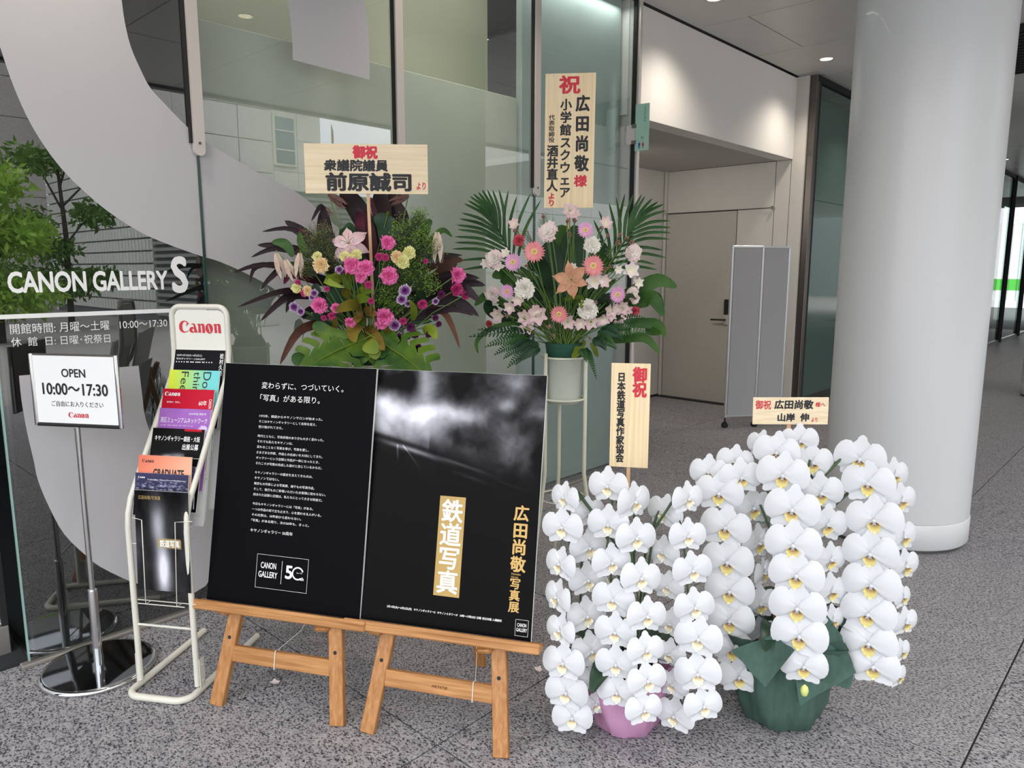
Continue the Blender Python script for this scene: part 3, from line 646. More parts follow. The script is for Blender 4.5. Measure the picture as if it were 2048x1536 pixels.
LF = [
 ('black exhibition leaflet in the topmost pocket, under the header panel', (352, 697), (450, 703), solid('131318'), [('2024年 6月13日(木)〜6月22日(土)', inkw, .008, .017, .105, .010, {}), ('写大ギャラリー | GALLERY', inkw, .008, .031, .12, .009, dict(bold=.01)), ('- - - - -- --- ---- -- - - -', inkw, .008, .045, .15, .004, {}), ('松村久美', inkw, .187, .012, .016, .085, dict(vertical=True, bold=.012))]),
 ('yellow to turquoise gradient leaflet with big serif capitals, second from the top', (343, 740), (437, 741), lambda x, y: lerp((216, 226, 60), (120, 205, 205), np.clip(x*1.25, 0, 1)), [('Feel', blk, .050, .006, .030, .085, dict(turn=True)), ('thing', blk, .093, .006, .036, .1, dict(turn=True)), ('Don', blk, .140, .006, .032, .085, dict(turn=True))]),
 ('red leaflet with white maker logo, third from the top', (328, 777), (428, 780), lambda x, y: np.where(((y > .28) & (x > .1) & (x < .9))[..., None], grey(.12+.5*G_(x, y, .35, .31, .12, .05)+.4*G_(x, y, .72, .32, .1, .04)), lerp((186, 28, 50), (186, 28, 50), x)), [('LOGO', inkw, .008, .011, .062, .016, {}), ('60年', inkw, .150, .040, .032, .020, {}), ('撮る歓び、写真も。', inkw, .02, .046, .055, .007, {}), ('CANON PHOTO', inkw, .19, .035, .012, .07, dict(turn=True))]),
 ('lilac museum network leaflet with a pale round number badge', (320, 817), (422, 818), lambda x, y: np.where(((x-.88)**2+((y-.27)*1.41)**2 < .0085)[..., None], lerp((214, 196, 232), (214, 196, 232), x), lerp((152, 98, 176), (166, 112, 190), np.clip(fbm(x*6, y*6, 4), 0, 1))), [('港区ミュージアムネットワーク', inkw, .008, .033, .188, .020, dict(bold=.008)), ('2024年度 夏秋号', inkw, .12, .014, .07, .008, {}), ('- -- --- ---- -- --- - --\n--- -- - --- --- -- ----', inkw, .012, .062, .13, .016, {}), ('No.41', inkw, .170, .076, .030, .010, {})]),
 ('black gallery call-for-entries leaflet with a picture of a lit exhibition hall', (308, 857), (408, 858), lambda x, y: np.where(((x > .62) & (x < .95) & (y < .025))[..., None], lerp((190, 30, 45), (190, 30, 45), x), np.where((x < .66)[..., None], hall(x, y), .07+0*grey(x))), [('キヤノンギャラリー銀座・大阪', inkw, .012, .026, .18, .020, dict(bold=.012)), ('出展公募', inkw, .125, .054, .064, .022, dict(bold=.012)), ('- ---- --- -- ---- -- -- ---', inkw, .012, .125, .12, .004, {})]),
 ('orange and pink gradient leaflet behind the two dark blue ones', (277, 909), (384, 915), lambda x, y: lerp((214, 112, 88), (235, 170, 140), np.clip(x+.5*y, 0, 1)), [('LOGO', blk, .015, .014, .045, .012, {}), ('GRADUATE', blk, .06, .046, .12, .03, dict(bold=.03))]),
 ('slate blue leaflet with a small white logo, just behind the front blue one', (290, 929), (386, 934), lambda x, y: lerp((74, 70, 98), (60, 60, 92), y), [('LOGO', inkw, .012, .012, .026, .008, {}), ('Tumugite Gate Photo Exhibition', inkw, .048, .020, .15, .005, {})]),
 ('dark blue leaflet with a night city picture', (272, 945), (376, 950), lambda x, y: np.clip(lerp((62, 60, 92), (40, 42, 60), y*2)+grey(.9*np.clip(fbm(x*26, y*40, 8)-.5, 0, 1)*((y > .14) & (y < .4))*2.2), 0, 1), [('LOGO', inkw, .012, .012, .026, .007, {}), ('Tumugite Gate Photo Exhibition', inkw, .048, .020, .15, .005, {})]),
 ('dark railway photo leaflet in the lowest front pocket with a gold title bar', (270, 981), (374, 984), lambda x, y: np.where(((x > .42) & (x < .83) & (y > .47) & (y < .56))[..., None], lerp((170, 150, 100), (170, 150, 100), x), grey(np.clip(.12+.5*(fbm(x*3, y*2, 12)-.45)+.8*G_(x, y, .5, .78, .13, .25)+.45*G_(x, y, .42, .35, .12, .2), .05, .85))), [('広田尚敬/写真展', mat('gold_ink', 'b2955c', .4), .015, .018, .085, .014, {}), ('鉄道写真', inkw, .092, .172, .076, .026, dict(bold=.02))]),
]
for k, (lb, tl, tr_, fn, lett) in enumerate(LF):
    h_ = .36 if k == 8 else (.297 if k < 5 else .15)
    lean = .30 if k < 5 else (.2 if k < 8 else .06)
    T, u, n = leaflet(lb, tl, tr_, fn, paper, lett, h=h_*(.99), lean=lean, wdt=.21, near=.035 if k == 8 else 0)
    # wire pocket under it
    wr = MB(); wi = .0018; hw = HWR
    if k in (4, 8):
        o = T-u*(.10 if k == 8 else .105)+n*.02; dn = .30 if k == 8 else .2
        for sgn in (-1, 1):
            wr.tube([o+r_*sgn*hw-n*.02, o+r_*sgn*.064+n*.0, o+r_*sgn*.060-u*dn, o+r_*sgn*.060-u*dn-n*.03], wi, 6)
        wr.tube([o-r_*.09-u*dn-n*.0, o+r_*.09-u*dn], wi, 6); wr.tube([o-r_*hw-u*dn-n*.03, o+r_*hw-u*dn-n*.03], wi, 6)
        part('wire_pocket', wr, IV, rk)
    elif k < 8:
        o = T-u*.25-n*.006; wr.tube([o-r_*hw, o+r_*hw], wi, 6); part('pocket_rail', wr, IV, rk)
for k, (b0, z0, hh, c) in enumerate(((.33, .83, .27, 'paper_white'), (.28, .74, .25, 'paper_white'), (.2, .64, .27, 'paper_white'), (.13, .60, .3, 'paper_white'))):
    q = thing('leaflet_stack', rp(.02, b0, z0), ['white stack of spare leaflets in the second highest pocket, edge on', 'white stack of spare leaflets under the red leaflet, edge on', 'white stack of spare leaflets under the lilac leaflet, edge on', 'white stack of spare leaflets under the slate blue leaflet, edge on'][k], 'leaflet stack', 'spare leaflet stacks')
    for e in range(4): part('sheet', MB().box(rp(.006+e*.001, b0-.006*e+.03, z0+hh/2-.006*e), (.196, .003, hh), (r_, (bk*math.cos(.25)-Z1*math.sin(.25)), (Z1*math.cos(.25)+bk*math.sin(.25)))), MATS[c], q)

# ------------------------------------------------------------------ easels and poster boards
OAK = wood('oiled_wood', '96622f', 'b98450', ((30, 30, 1.6), (0, 0, 0)), 3, .5)
OAKX = wood('oiled_wood_rail', '96622f', 'bf8b56', ((1.6, 30, 30), (0, 0, -1.07)), 3, .5)
def easel(cen, yaw, tilt, feet, rear, label, blabel, mark=None):
    r = yawvec(yaw); nf = r.cross(Z1); u = (Z1*math.cos(tilt)-nf*math.sin(tilt)).normalized(); n = r.cross(u)
    BL, BH = .594, .841; c = V(cen)
    base = V(((feet[0][0]+feet[1][0])/2, (feet[0][1]+feet[1][1])/2, 0))
    e = thing('easel', base, label, 'easel')
    bot = c-u*(BH/2)
    axn = (r, -n, u)
    # legs behind the board, meeting high up
    f0, f1 = V((*feet[0], 0)), V((*feet[1], 0))
    top = c+u*.20-n*.035
    def head(f, b_top, a_top):      # leg line passes just behind the board's lower edge
        q = f-c; af, bf, nf0 = q.dot(r), q.dot(u), q.dot(n); sl = (-.027-nf0)/(-.42-bf); return c+r*a_top+u*b_top+n*(nf0+(b_top-bf)*sl)
    tops = []
    for sgn, f in ((-1, f0), (1, f1)):
        tp = head(f, .22, sgn*.115); tops.append(tp)
        d_ = (tp-f).normalized(); side = (r-d_*r.dot(d_)).normalized(); nn_ = side.cross(d_)
        mid = (tp+f)/2; ln = (tp-f).length
        lg = part('front_leg', MB().box(mid, (.05, .026, ln), (side, -nn_, d_), bevel=.003), OAK, e)
        pz = f+d_*.235; part('peg_hole', MB().tube([pz+nn_*.0125, pz+nn_*.0136], .0065, 12), MATS['rubber'], lg)
        k_ = ((c-f).dot(u)-.42-.042)/d_.dot(u); pz = f+d_*k_; part('peg', MB().box(pz+side*(-.044)+nn_*.018, (.055, .03, .02), (side, -nn_, d_), bevel=.008), OAK, e)
    ft = V((*rear, 0)); d_ = (top-ft).normalized(); side = (r-d_*r.dot(d_)).normalized(); nn_ = side.cross(d_)
    part('rear_leg', MB().box((ft+top)/2, (.04, .026, (top-ft).length), (side, -nn_, d_), bevel=.003), OAK, e)
    # stretcher between the front legs
    g0 = f0+(tops[0]-f0).normalized()*.182; g1 = f1+(tops[1]-f1).normalized()*.182
    d_ = (g1-g0).normalized(); su = (u-d_*u.dot(d_)).normalized()
    sb = part('stretcher', MB().box((g0+g1)/2, ((g1-g0).length-.044, .02, .055), (d_, -d_.cross(su), su), bevel=.002), OAKX, e)
    if mark:
        mbk = MB(); print_on(mbk, glyphs(mark, .01), (g0+g1)/2+d_.cross(su)*.0102, d_, su, -.02, -.008, .055, .010); part('burnt_mark', mbk, mat('burnt', '5b3413', .8), sb)
    # ledge: step-shaped moulding
    lz = bot-u*.0
    part('ledge', MB().box(lz-u*.016+n*.006, (.665, .062, .024), axn, bevel=.004), OAKX, e)
    part('ledge_lip', MB().box(lz-u*.001+n*.032, (.665, .010, .014), axn, bevel=.003), OAKX, e)
    top_b = thing('poster_board', bot, blabel, 'poster')
    part('foam_core', MB().box(c-n*.005, (BL, .010, BH), axn), MATS['white_paint'], top_b, label='white foam board edges')
    cord = MB(); m0 = (g0+g1)/2+d_*-.0
    return e, top_b, c, r, u, n, (g0, g1, d_, su)
E1 = easel((1.262, 2.235, .757), -62, math.radians(12.6), ((1.01, 2.352), (1.231, 1.945)), (1.53, 2.42), 'wooden easel beside the brochure rack carrying the plain black text board', 'black gallery anniversary board covered in small white Japanese text')
E2 = easel((1.553, 1.727, .755), -62, math.radians(14.2), ((1.277, 1.842), (1.488, 1.437)), (1.822, 1.868), 'wooden easel next to the pink orchid pot carrying the railway photo poster', 'railway photo exhibition poster with stormy sky and gold title strip', 'ARTETJE')
e, b_, c, r, u, n, g = E1
o = c+n*.0002; blackb = mat('board_black', '07070b', .5, spec=.06)
part('printed_face', MB().box(c+n*.0003, (.593, .001, .840), (r, -n, u)), blackb, b_)
tlc = c-r*.297+u*.4205
def bt(mb, body, x0, y0, w_, h, **kw): print_on(mb, glyphs(body, **kw), tlc, r, u, x0, -y0-h, w_, h, n=n, lift=.0016)
mb = MB()
bt(mb, '変わらずに、つづいていく。', .155, .062, .32, .024, bold=.004); bt(mb, '「写真」がある限り。', .153, .106, .235, .024, bold=.004)
lines = ['1973年、銀座からキヤノンサロンが始まった。', 'そこはキヤノンギャラリーとして名称を変え、', '受け継がれてきた。', '', '時代とともに、写真表現のあり方も大きく変わった。', 'それでも私たちキヤノンは、', '変わることなく写真を尊び、写真を愛し、', 'さまざまな作家、作品との出会いを大切にしてきた。', 'ギャラリーという空間と作品が一体になったとき、', 'それこそが写真の完成した姿だと信じているからだ。', '', 'キヤノンギャラリーの歴史を支えてきたのは、', 'キヤノンではない。', '幾百もの作家による写真展、幾千もの写真作品、', 'そして、幾万ものご来場いただいたお客様に他ならない。', '刻まれた記録と記憶は、私たちにとって大きな財産だ。', '', '今日もキヤノンギャラリーには「写真」がある。', '一つの作品の前で立ち止まり、心を震わせる人がいる。', 'その光景は、50年前から変わらない。', '「写真」がある限り、次の50年も、きっと。']
y = .178
for ln in lines:
    if ln: bt(mb, ln, .155, y, len(ln)*.0108, .0095, bold=.004); y += .0192
    else: y += .013
bt(mb, 'キヤノンギャラリー 50周年', .155, y+.014, .166, .0125, bold=.004)
part('lettering', mb, inkw, b_)
fr = MB()
for a, b2, w2_, h2 in ((.19, .662, .2, .0008), (.19, .776, .2, .0008), (.19, .662, .0008, .115), (.3895, .662, .0008, .115), (.289, .678, .0012, .078)):
    fr.box(tlc+r*(a+w2_/2)-u*(b2+h2/2)+n*.0014, (w2_, .0006, h2), (r, -n, u))
bt(fr, 'CANON', .207, .688, .06, .021, bold=.012); bt(fr, 'GALLERY', .2, .719, .074, .021, bold=.012)
bt(fr, '5', .304, .690, .028, .046, bold=.022)
ring = [(math.cos(a*math.pi/18), math.sin(a*math.pi/18)) for a in range(36)]
ctr = tlc+r*.352-u*.714+n*.0016
for k in range(29): 
    a0, a1 = math.pi*2*(k+2)/36, math.pi*2*(k+3)/36
    fr.add([ctr+r*(.0225*math.cos(a0))+u*(.0225*math.sin(a0)), ctr+r*(.0225*math.cos(a1))+u*(.0225*math.sin(a1)), ctr+r*(.0175*math.cos(a1))+u*(.0175*math.sin(a1)), ctr+r*(.0175*math.cos(a0))+u*(.0175*math.sin(a0))], [(0, 1, 2, 3)])
bt(fr, 'th', .362, .725, .014, .011, bold=.03); bt(fr, 'Since 1973', .347, .710, .022, .004)
part('logo_panel', fr, inkw, b_)
# poster
e, b_, c, r, u, n, g = E2
tlc = c-r*.2965+u*.42
colour_sheet('printed_face', railway_photo, tlc, r, u, .593, .84, 180, 250, b_, n, .0006, .38)
gold = mat('gold_print', 'b3934f', .45)
part('title_strip', MB().box(tlc+r*.303-u*.572+n*.0012, (.089, .0004, .322), (r, -n, u)), gold, b_)
mb = MB(); bt(mb, '鉄道写真', .267, .420, .074, .304, vertical=True, bold=.018, spacing=.98)
part('title_lettering', mb, inkw, b_)
gi = mat('gold_ink2', 'c9a35c', .45); mb = MB()
bt(mb, '広田', .512, .420, .050, .104, vertical=True, bold=.026, spacing=1.05); bt(mb, '尚敬', .510, .527, .052, .104, vertical=True, bold=.026, spacing=1.05); bt(mb, '写真展', .513, .652, .036, .105, vertical=True, bold=.02, spacing=1.0)
bt(mb, 'Naotaka\nHirota', .517, .634, .03, .016, bold=.0)
part('name_lettering', mb, gi, b_)
mb = MB(); bt(mb, '5月14日(水)〜6月22日(月)   キヤノンギャラリーS：キヤノン S タワー1F   10時〜17時30分 日曜･祝日休館 入場無料', .1, .783, .395, .0095, bold=.016)
for a, b2, w2_, h2 in ((.54, .776, .042, .0008), (.54, .826, .042, .0008), (.54, .776, .0008, .05), (.5815, .776, .0008, .05)):
    mb.box(tlc+r*(a+w2_/2)-u*(b2+h2/2)+n*.0014, (w2_, .0006, h2), (r, -n, u))
bt(mb, 'CANON', .546, .787, .03, .011, bold=.012); bt(mb, 'GALLERY', .544, .802, .035, .011, bold=.012)
part('lettering', mb, inkw, b_)
# cords tying the easel legs
for (e, _, _, _, u_, n_, (g0, g1, dd, su)), rr, fz in ((E1, (1.53, 2.42), -.02), (E2, (1.822, 1.868), .12)):
    m0 = (g0+g1)/2+dd*fz; cc = MB(); nq = dd.cross(su)
    cc.tube([m0+nq*.0115-su*.031, m0+nq*.0115+su*.031, m0-nq*.0115+su*.031, m0-nq*.0115-su*.031, m0+nq*.0115-su*.031], .0018, 6)
    rear = V((*rr, .0)); cc.tube([m0-nq*.01+su*.031, m0.lerp(rear+Z1*.25, .4)-Z1*.015, rear.lerp(e.location, .12)+Z1*.27], .0014, 6)
    part('cord', cc, mat('cord', 'd9d6cc', .8), e)
# ------------------------------------------------------------------ flowers
def petal_rows(L, Wd, shape, nu=6, nv=4, cup=0, curl=0, ruf=0, fold=0, base=.12, seed=0, tipw=.03):
    """petal in local coords: grows along +y, width x, height z; shape exponent = where the widest part lies"""
    rows = []; rs = random.Random(seed)
    for i in range(nu+1):
        t = i/nu; wv = (base*(1-t)+math.sin(math.pi*min(1, t**shape))**.75*(1-.0*t)) if 0 < t < 1 else (base if t == 0 else tipw)
        wv = min(wv, 1); row = []
        for j in range(nv+1):
            q = (j/nv*2-1); x = q*wv*Wd/2; yy = L*t*(1-.12*q*q*t)
            z = cup*(q*q)*wv*Wd + curl*L*t*t + fold*abs(q)*wv*Wd
            if ruf: z += ruf*math.sin(q*9+t*7+seed)*t; yy += ruf*rs.uniform(-.6, .6)*t
            row.append(V((x, yy, z)))
        rows.append(row)
    return rows
def turned(rows, ang, tilt=0, z=0, off=(0, 0)):
    R_ = Matrix.Rotation(ang, 3, 'Z') @ Matrix.Rotation(tilt, 3, 'X'); o = V((off[0], off[1], z))
    return [[R_ @ p + o for p in r] for r in rows]
ORCW = mat('orchid_white', 'e6e8eb', .5, transl=.28, spec=.3)
def rad_mat(name, inner, outer, r0, r1, transl=0, rough=.6):     # true petal colouring that changes from throat to rim
    m = mat(name, outer, rough); t = m.node_tree; N = t.nodes; L = t.links; b = N['Principled BSDF']
    tcn = N.new('ShaderNodeTexCoord'); ln = N.new('ShaderNodeVectorMath'); ln.operation = 'LENGTH'; L.new(tcn.outputs['Object'], ln.inputs[0])
    mr_ = N.new('ShaderNodeMapRange'); mr_.inputs['From Min'].default_value = r0; mr_.inputs['From Max'].default_value = r1; L.new(ln.outputs['Value'], mr_.inputs['Value'])
    mx = N.new('ShaderNodeMix'); mx.data_type = 'RGBA'; mx.inputs[6].default_value = (*srgb(inner), 1); mx.inputs[7].default_value = (*srgb(outer), 1)
    L.new(mr_.outputs[0], mx.inputs[0]); L.new(mx.outputs[2], b.inputs['Base Color'])
    if transl:
        tr = N.new('ShaderNodeBsdfTranslucent'); ms = N.new('ShaderNodeMixShader'); ms.inputs[0].default_value = transl
        L.new(mx.outputs[2], tr.inputs['Color']); L.new(b.outputs[0], ms.inputs[1]); L.new(tr.outputs[0], ms.inputs[2]); L.new(ms.outputs[0], N['Material Output'].inputs['Surface'])
    return m
def mkmesh(name, m, *rowsets, extra=None):
    mb = MB()
    for rws in rowsets: mb.grid(rws)
    if extra: extra(mb)
    return mb.mesh(name, m)
# orchid blossom, one unit wide, looking along +z
def round_petal(side):      # big lateral petal as a rounded fan
    rows = []
    for i in range(8):
        t = i/7; row = []
        for j in range(11):
            q = (j-5)/5; k = max(.05, 1-abs(q)**3.2)**.36*(1-.05*q); ang = math.radians(9+61*q)
            x = .012+t*.505*k*math.cos(ang); y = .015+t*.535*k*math.sin(ang)
            z = .085*math.sin(t*math.pi*.85)*(1-.5*abs(q))-.055*t*t+.016*math.cos(q*5.5)*t*(1-t*.5)+.006*math.sin(j*2.3)*t
            row.append(V((side*x, y, z+.012)))
        rows.append(row)
    return rows
orc_sep = mkmesh('sepals', ORCW, turned(petal_rows(.50, .40, .85, cup=.08, curl=-.10, tipw=.42, nu=7), 0, .05, -.01, (0, .01)), turned(petal_rows(.50, .37, .85, cup=.08, curl=-.12, tipw=.40, nu=7), math.radians(138), .05, -.015), turned(petal_rows(.50, .37, .85, cup=.08, curl=-.12, tipw=.40, nu=7), math.radians(-138), .05, -.015))
orc_pr = mkmesh('petal', ORCW, round_petal(1)); orc_pl = mkmesh('petal', ORCW, round_petal(-1))
def lipx(mb):
    n0 = len(mb.v)
    for sgn in (-1, 1):      # upright side lobes
        mb.grid([[V((sgn*(.02+.10*t*math.cos(a)), -.06-.03*t+.075*t*math.sin(a), .03+.12*t)) for a in (-.7, -.1, .6, 1.3)] for t in (0, .5, 1)])
    mb.grid([[V((q*(.06+.045*math.sin(t*3)), -.08-.15*t, .08+.02*math.sin(t*3)-.035*t+.015*q*q)) for q in (-1, -.4, .4, 1)] for t in (0, .35, .7, 1)])
    mb.grid([[V((q*.035*(1-t)+q*.004, -.22-.05*t, .07+.03*t)) for q in (-1, 0, 1)] for t in (0, .5, 1)])
LIPA = rad_mat('lip_ochre', '7a3d10', 'ead98a', .10, .20); LIPB = rad_mat('lip_cream', 'c79a2a', 'f3efd6', .09, .19)
lipA = mkmesh('lip', LIPA, extra=lipx); lipB = mkmesh('lip', LIPB, extra=lipx)
colm = MB().lathe([(.0, .135), (.03, .125), (.042, .095), (.034, .04), (.026, 0)], (0, .0, 0), 8).mesh('column', ORCW)
STEMG = mat('orchid_stem', '39502f', .5); STAKE = mat('stake_wire', '23352c', .4)
LEAFD = mat('orchid_leaf', '1f3a2a', .38, noise=.2, nscale=6)
def blossom(parent, P, span, yaw, lipm, roll=0, pitch=.05):
    tocam = (EYE-P); tocam.z = tocam.z*.35; n = tocam.normalized()
    n = (Matrix.Rotation(math.radians(yaw), 3, 'Z') @ n); n.z -= pitch; n.normalize()
    x, y, z = facing(n, roll=roll); M = frame(P, x*span, y*span, z*span)
    o = bpy.data.objects.new('orchid_flower', orc_sep); COL.objects.link(o); o.parent = parent; o.matrix_local = Matrix.Translation(-W(parent)) @ M
    for nm, me in (('petal', orc_pr), ('petal', orc_pl), ('lip', lipm), ('column', colm)):
        q = bpy.data.objects.new(nm, me); COL.objects.link(q); q.parent = o
        if nm == 'petal': q.matrix_local = Matrix.Rotation(random.uniform(-.05, .05), 4, 'Z')
    return o, n
def orchid(center, label, chains, D0, sc, ox, oy, lipm, wrapmat, wrapprof, wlabel, base_span):
    t = thing('potted_orchid', center, label, 'potted orchid')
    seg = 72
    rip = lambda i, a: (.035+.012*i)*math.sin(a*7+1.3*i)+.02*math.sin(a*17+i)+.018*math.sin(a*31)
    mb = MB().lathe(wrapprof, center, seg, ripple=rip, cap=False); part('wrapping', mb, wrapmat, t, label=wlabel)
    rtop, ztop = wrapprof[-1]
    part('potting_bark', MB().lathe([(.0, ztop-.05), (wrapprof[-3][0]*.9, ztop-.05)], center, 24, cap=False), mat('bark_mix', '2e2520', .95, bump=.5, nscale=60), t)
    for ch in chains:
        fw0, fw1, pts = ch['f']; F = []
        for k, q in enumerate(pts):
            cx, cy, wpx = q[:3]; yaw = q[3] if len(q) > 3 else ch['yaw']; tt = k/max(1, len(pts)-1)
            d = D0-(fw0+(fw1-fw0)*math.sin(tt*math.pi/2)); P = at(ox+cx*sc, oy+cy*sc, d)
            dep = (P-EYE).dot(FW); span = wpx*sc*dep/FPX/max(.62, math.cos(math.radians(yaw)))*1.13
            span = min(span, base_span*1.22)
            _, n = blossom(t, P, span, yaw, lipm, roll=math.radians(random.uniform(-7, 7)), pitch=random.uniform(-.02, .12)); F.append((P, n))
        top = F[0][0]; b0 = center+Z1*(ztop-.06)+V((random.uniform(-.03, .03), random.uniform(-.03, .03), 0))
        hi = V((b0.x+(top.x-b0.x)*.35, b0.y+(top.y-b0.y)*.35, top.z-.12)); pk = V((b0.x+(top.x-b0.x)*.8, b0.y+(top.y-b0.y)*.8, top.z+.01))
        path = [b0, b0.lerp(hi, .5)+V((0, 0, .0)), hi, pk]+[P-n*.055 for P, n in F]
        part('flower_stem', MB().tube(path, [.0042]*4+[.0032]*len(F), 6), STEMG, t)
        part('support_wire', MB().tube([b0+V((.008, .004, 0)), b0.lerp(hi, .5)+V((.008, .004, 0)), hi+V((.008, .004, 0)), pk+V((.006, .003, .004))], .0024, 6), STAKE, t)
    for k in range(7):
        a = k*2.4; d = V((math.cos(a), math.sin(a), 0)); L_ = random.uniform(.17, .24); rows = []
        for i in range(7):
            q = i/6; c = center+Z1*(ztop-.03+.10*math.sin(q*2.4)-.03*q)+d*(.03+L_*q); sd = V((-d.y, d.x, 0)); wd = .038*math.sin(math.pi*(.12+.85*q))**.6+.002
            rows.append([c-sd*wd+Z1*.012, c, c+sd*wd+Z1*.012])
        part('leaf', MB().grid(rows), LEAFD, t)
    return t
s4, s5 = .3906, .4167
PC = V((1.90, 1.255, 0)); GC = V((2.305, .905, 0))
pink = mat('pink_wrap', 'd59fc4', .8, transl=.3, bump=.2, nscale=90); dgreen = mat('green_wrap', '3d584e', .8, bump=.3, nscale=70, noise=.12, stretch=(1, 1, .1))
chA = dict(yaw=-38, f=(.10, .14, [(128, 245, 120), (115, 395, 180, -15), (105, 585, 130), (90, 755, 110, -50), (105, 925, 125, -38), (120, 1090, 185, -15), (135, 1240, 190, -10), (165, 1370, 180, -5)]))
chB = dict(yaw=22, f=(.05, .10, [(245, 325, 150), (250, 500, 170), (243, 665, 165), (238, 850, 170), (262, 1030, 175), (275, 1160, 140), (280, 1300, 110, 35)]))
chC = dict(yaw=-8, f=(.08, .2, [(350, 185, 175, -18), (350, 380, 185), (365, 575, 170, 20), (375, 765, 190), (385, 930, 185), (390, 1095, 185), (395, 1240, 180)]))
chD = dict(yaw=22, f=(.10, .24, [(480, 265, 140, 42), (490, 450, 175), (515, 655, 175), (545, 850, 170), (540, 1025, 160), (548, 1180, 170), (530, 1330, 160)]))
chE = dict(yaw=-20, f=(.0, .10, [(640, 320, 155, -28), (632, 525, 140, -28), (655, 700, 140), (670, 890, 150), (665, 1045, 140), (680, 1200, 140), (690, 1360, 170)]))
chF = dict(yaw=20, f=(.06, .14, [(755, 250, 130, 38), (755, 440, 160), (780, 615, 170), (790, 805, 175), (810, 965, 215, 0), (808, 1145, 205, 0), (835, 1310, 165)]))
orchid(PC, 'white moth orchid in pink wrapping, left of the green-wrapped one', [chE, chB, chA, chF, chC, chD], 2.27, s4, 1080, 900, lipB, pink,
       [(.0, .0), (.085, .0), (.098, .012), (.115, .07), (.125, .13), (.135, .18), (.15, .23)], 'crinkled pink wrapping', .115)
cG = dict(yaw=-3, f=(.05, .14, [(215, 200, 150), (90, 250, 155, -8), (245, 275, 170, 12), (140, 350, 195), (170, 515, 205), (180, 680, 210), (190, 820, 200), (190, 960, 200), (205, 1100, 175), (235, 1230, 175, 8)]))
cH = dict(yaw=30, f=(.02, .05, [(300, 420, 160, 28), (325, 590, 120, 45), (350, 735, 85, 62), (335, 880, 145, 28), (335, 1030, 140, 28), (340, 1160, 120, 38)]))
cI = dict(yaw=0, f=(.0, .22, [(525, 100, 150, 12), (345, 120, 120, -25), (415, 155, 185), (445, 265, 210), (490, 430, 220), (495, 600, 225), (510, 745, 220), (515, 900, 225), (525, 1035, 225), (545, 1180, 190, 5)]))
cJ = dict(yaw=32, f=(.0, .10, [(585, 205, 165, 20), (625, 350, 180, 16), (655, 500, 160, 25), (670, 670, 120, 40), (675, 820, 125, 38), (680, 960, 90, 50), (670, 1080, 70, 62), (655, 1240, 50, 74)]))
cK = dict(yaw=-2, f=(-.02, .08, [(815, 185, 200), (855, 305, 205), (885, 480, 220), (865, 640, 215), (870, 790, 225), (855, 930, 215), (857, 1070, 220), (880, 1180, 205)]))
cL = dict(yaw=50, f=(-.08, -.02, [(975, 265, 110, 45), (1010, 385, 110, 45), (1020, 560, 100), (1030, 700, 100), (1020, 850, 70, 60), (1030, 970, 90), (1015, 1110, 70, 58), (1000, 1230, 70, 62)]))
og = orchid(GC, 'white moth orchid in dark green wrapping, in front of the column', [cH, cL, cJ, cG, cK, cI], 2.48, s5, 1380, 840, lipA, dgreen,
       [(.0, .0), (.10, .0), (.122, .012), (.142, .08), (.152, .16), (.165, .24), (.2, .33)], 'crinkled dark green wrapping', .145)
# loose folded sheets of the green wrapping, a bud, a tag
def sheet(parent, corners, m, name='wrapping_fold', bulge=.02):
    a, b_, c, d = corners; n = (b_-a).cross(d-a).normalized(); rows = []
    for i in range(7):
        q = i/6; rows.append([(a.lerp(b_, k/6)).lerp(d.lerp(c, k/6), q)+n*(bulge*math.sin(math.pi*q)*math.sin(math.pi*k/6)+.004*math.sin(k*2+i)) for k in range(7)])
    return part(name, MB().grid(rows), m, parent)
sheet(og, [at(1590, 1345, 2.30), at(1700, 1380, 2.38), at(1712, 1310, 2.44), at(1650, 1225, 2.36)], dgreen)
sheet(og, [at(1530, 1375, 2.22), at(1462, 1300, 2.26), at(1545, 1270, 2.27), at(1590, 1300, 2.22)], dgreen)
sheet(og, [at(1600, 1412, 2.30), at(1578, 1290, 2.32), at(1690, 1285, 2.36), at(1712, 1345, 2.38)], dgreen)
part('bud', MB().lathe([(.0, -.02), (.009, -.013), (.012, .0), (.009, .012), (.0, .02)], at(1609, 1381, 2.17), 12), mat('bud_green', 'c9cf7a', .5), og, label='pale green bud')
part('gift_tag', MB().lathe([(.0, .0), (.035, .0), (.035, .001), (.0, .001)], at(1535, 1042, 2.5), 24), mat('tag_green', '76877c', .6), og)

def dome(cx, cy, R, D0, depth, sc, ox, oy):
    def f(px, py, lift=0):
        X_, Y_ = ox+px*sc, oy+py*sc; q = min(1, math.hypot((px-cx)/R, (py-cy)/R)); d = D0-depth*(1-q*q)-lift
        P = at(X_, Y_, d); tc_ = (EYE-P); tc_.z *= .3; tc_.normalize(); side = RT*((px-cx)/R)+Z1*(-(py-cy)/R)
        return P, (tc_+side*.7).normalized()
    return f
def span_of(P, wpx, sc): return wpx*sc*(P-EYE).dot(FW)/FPX
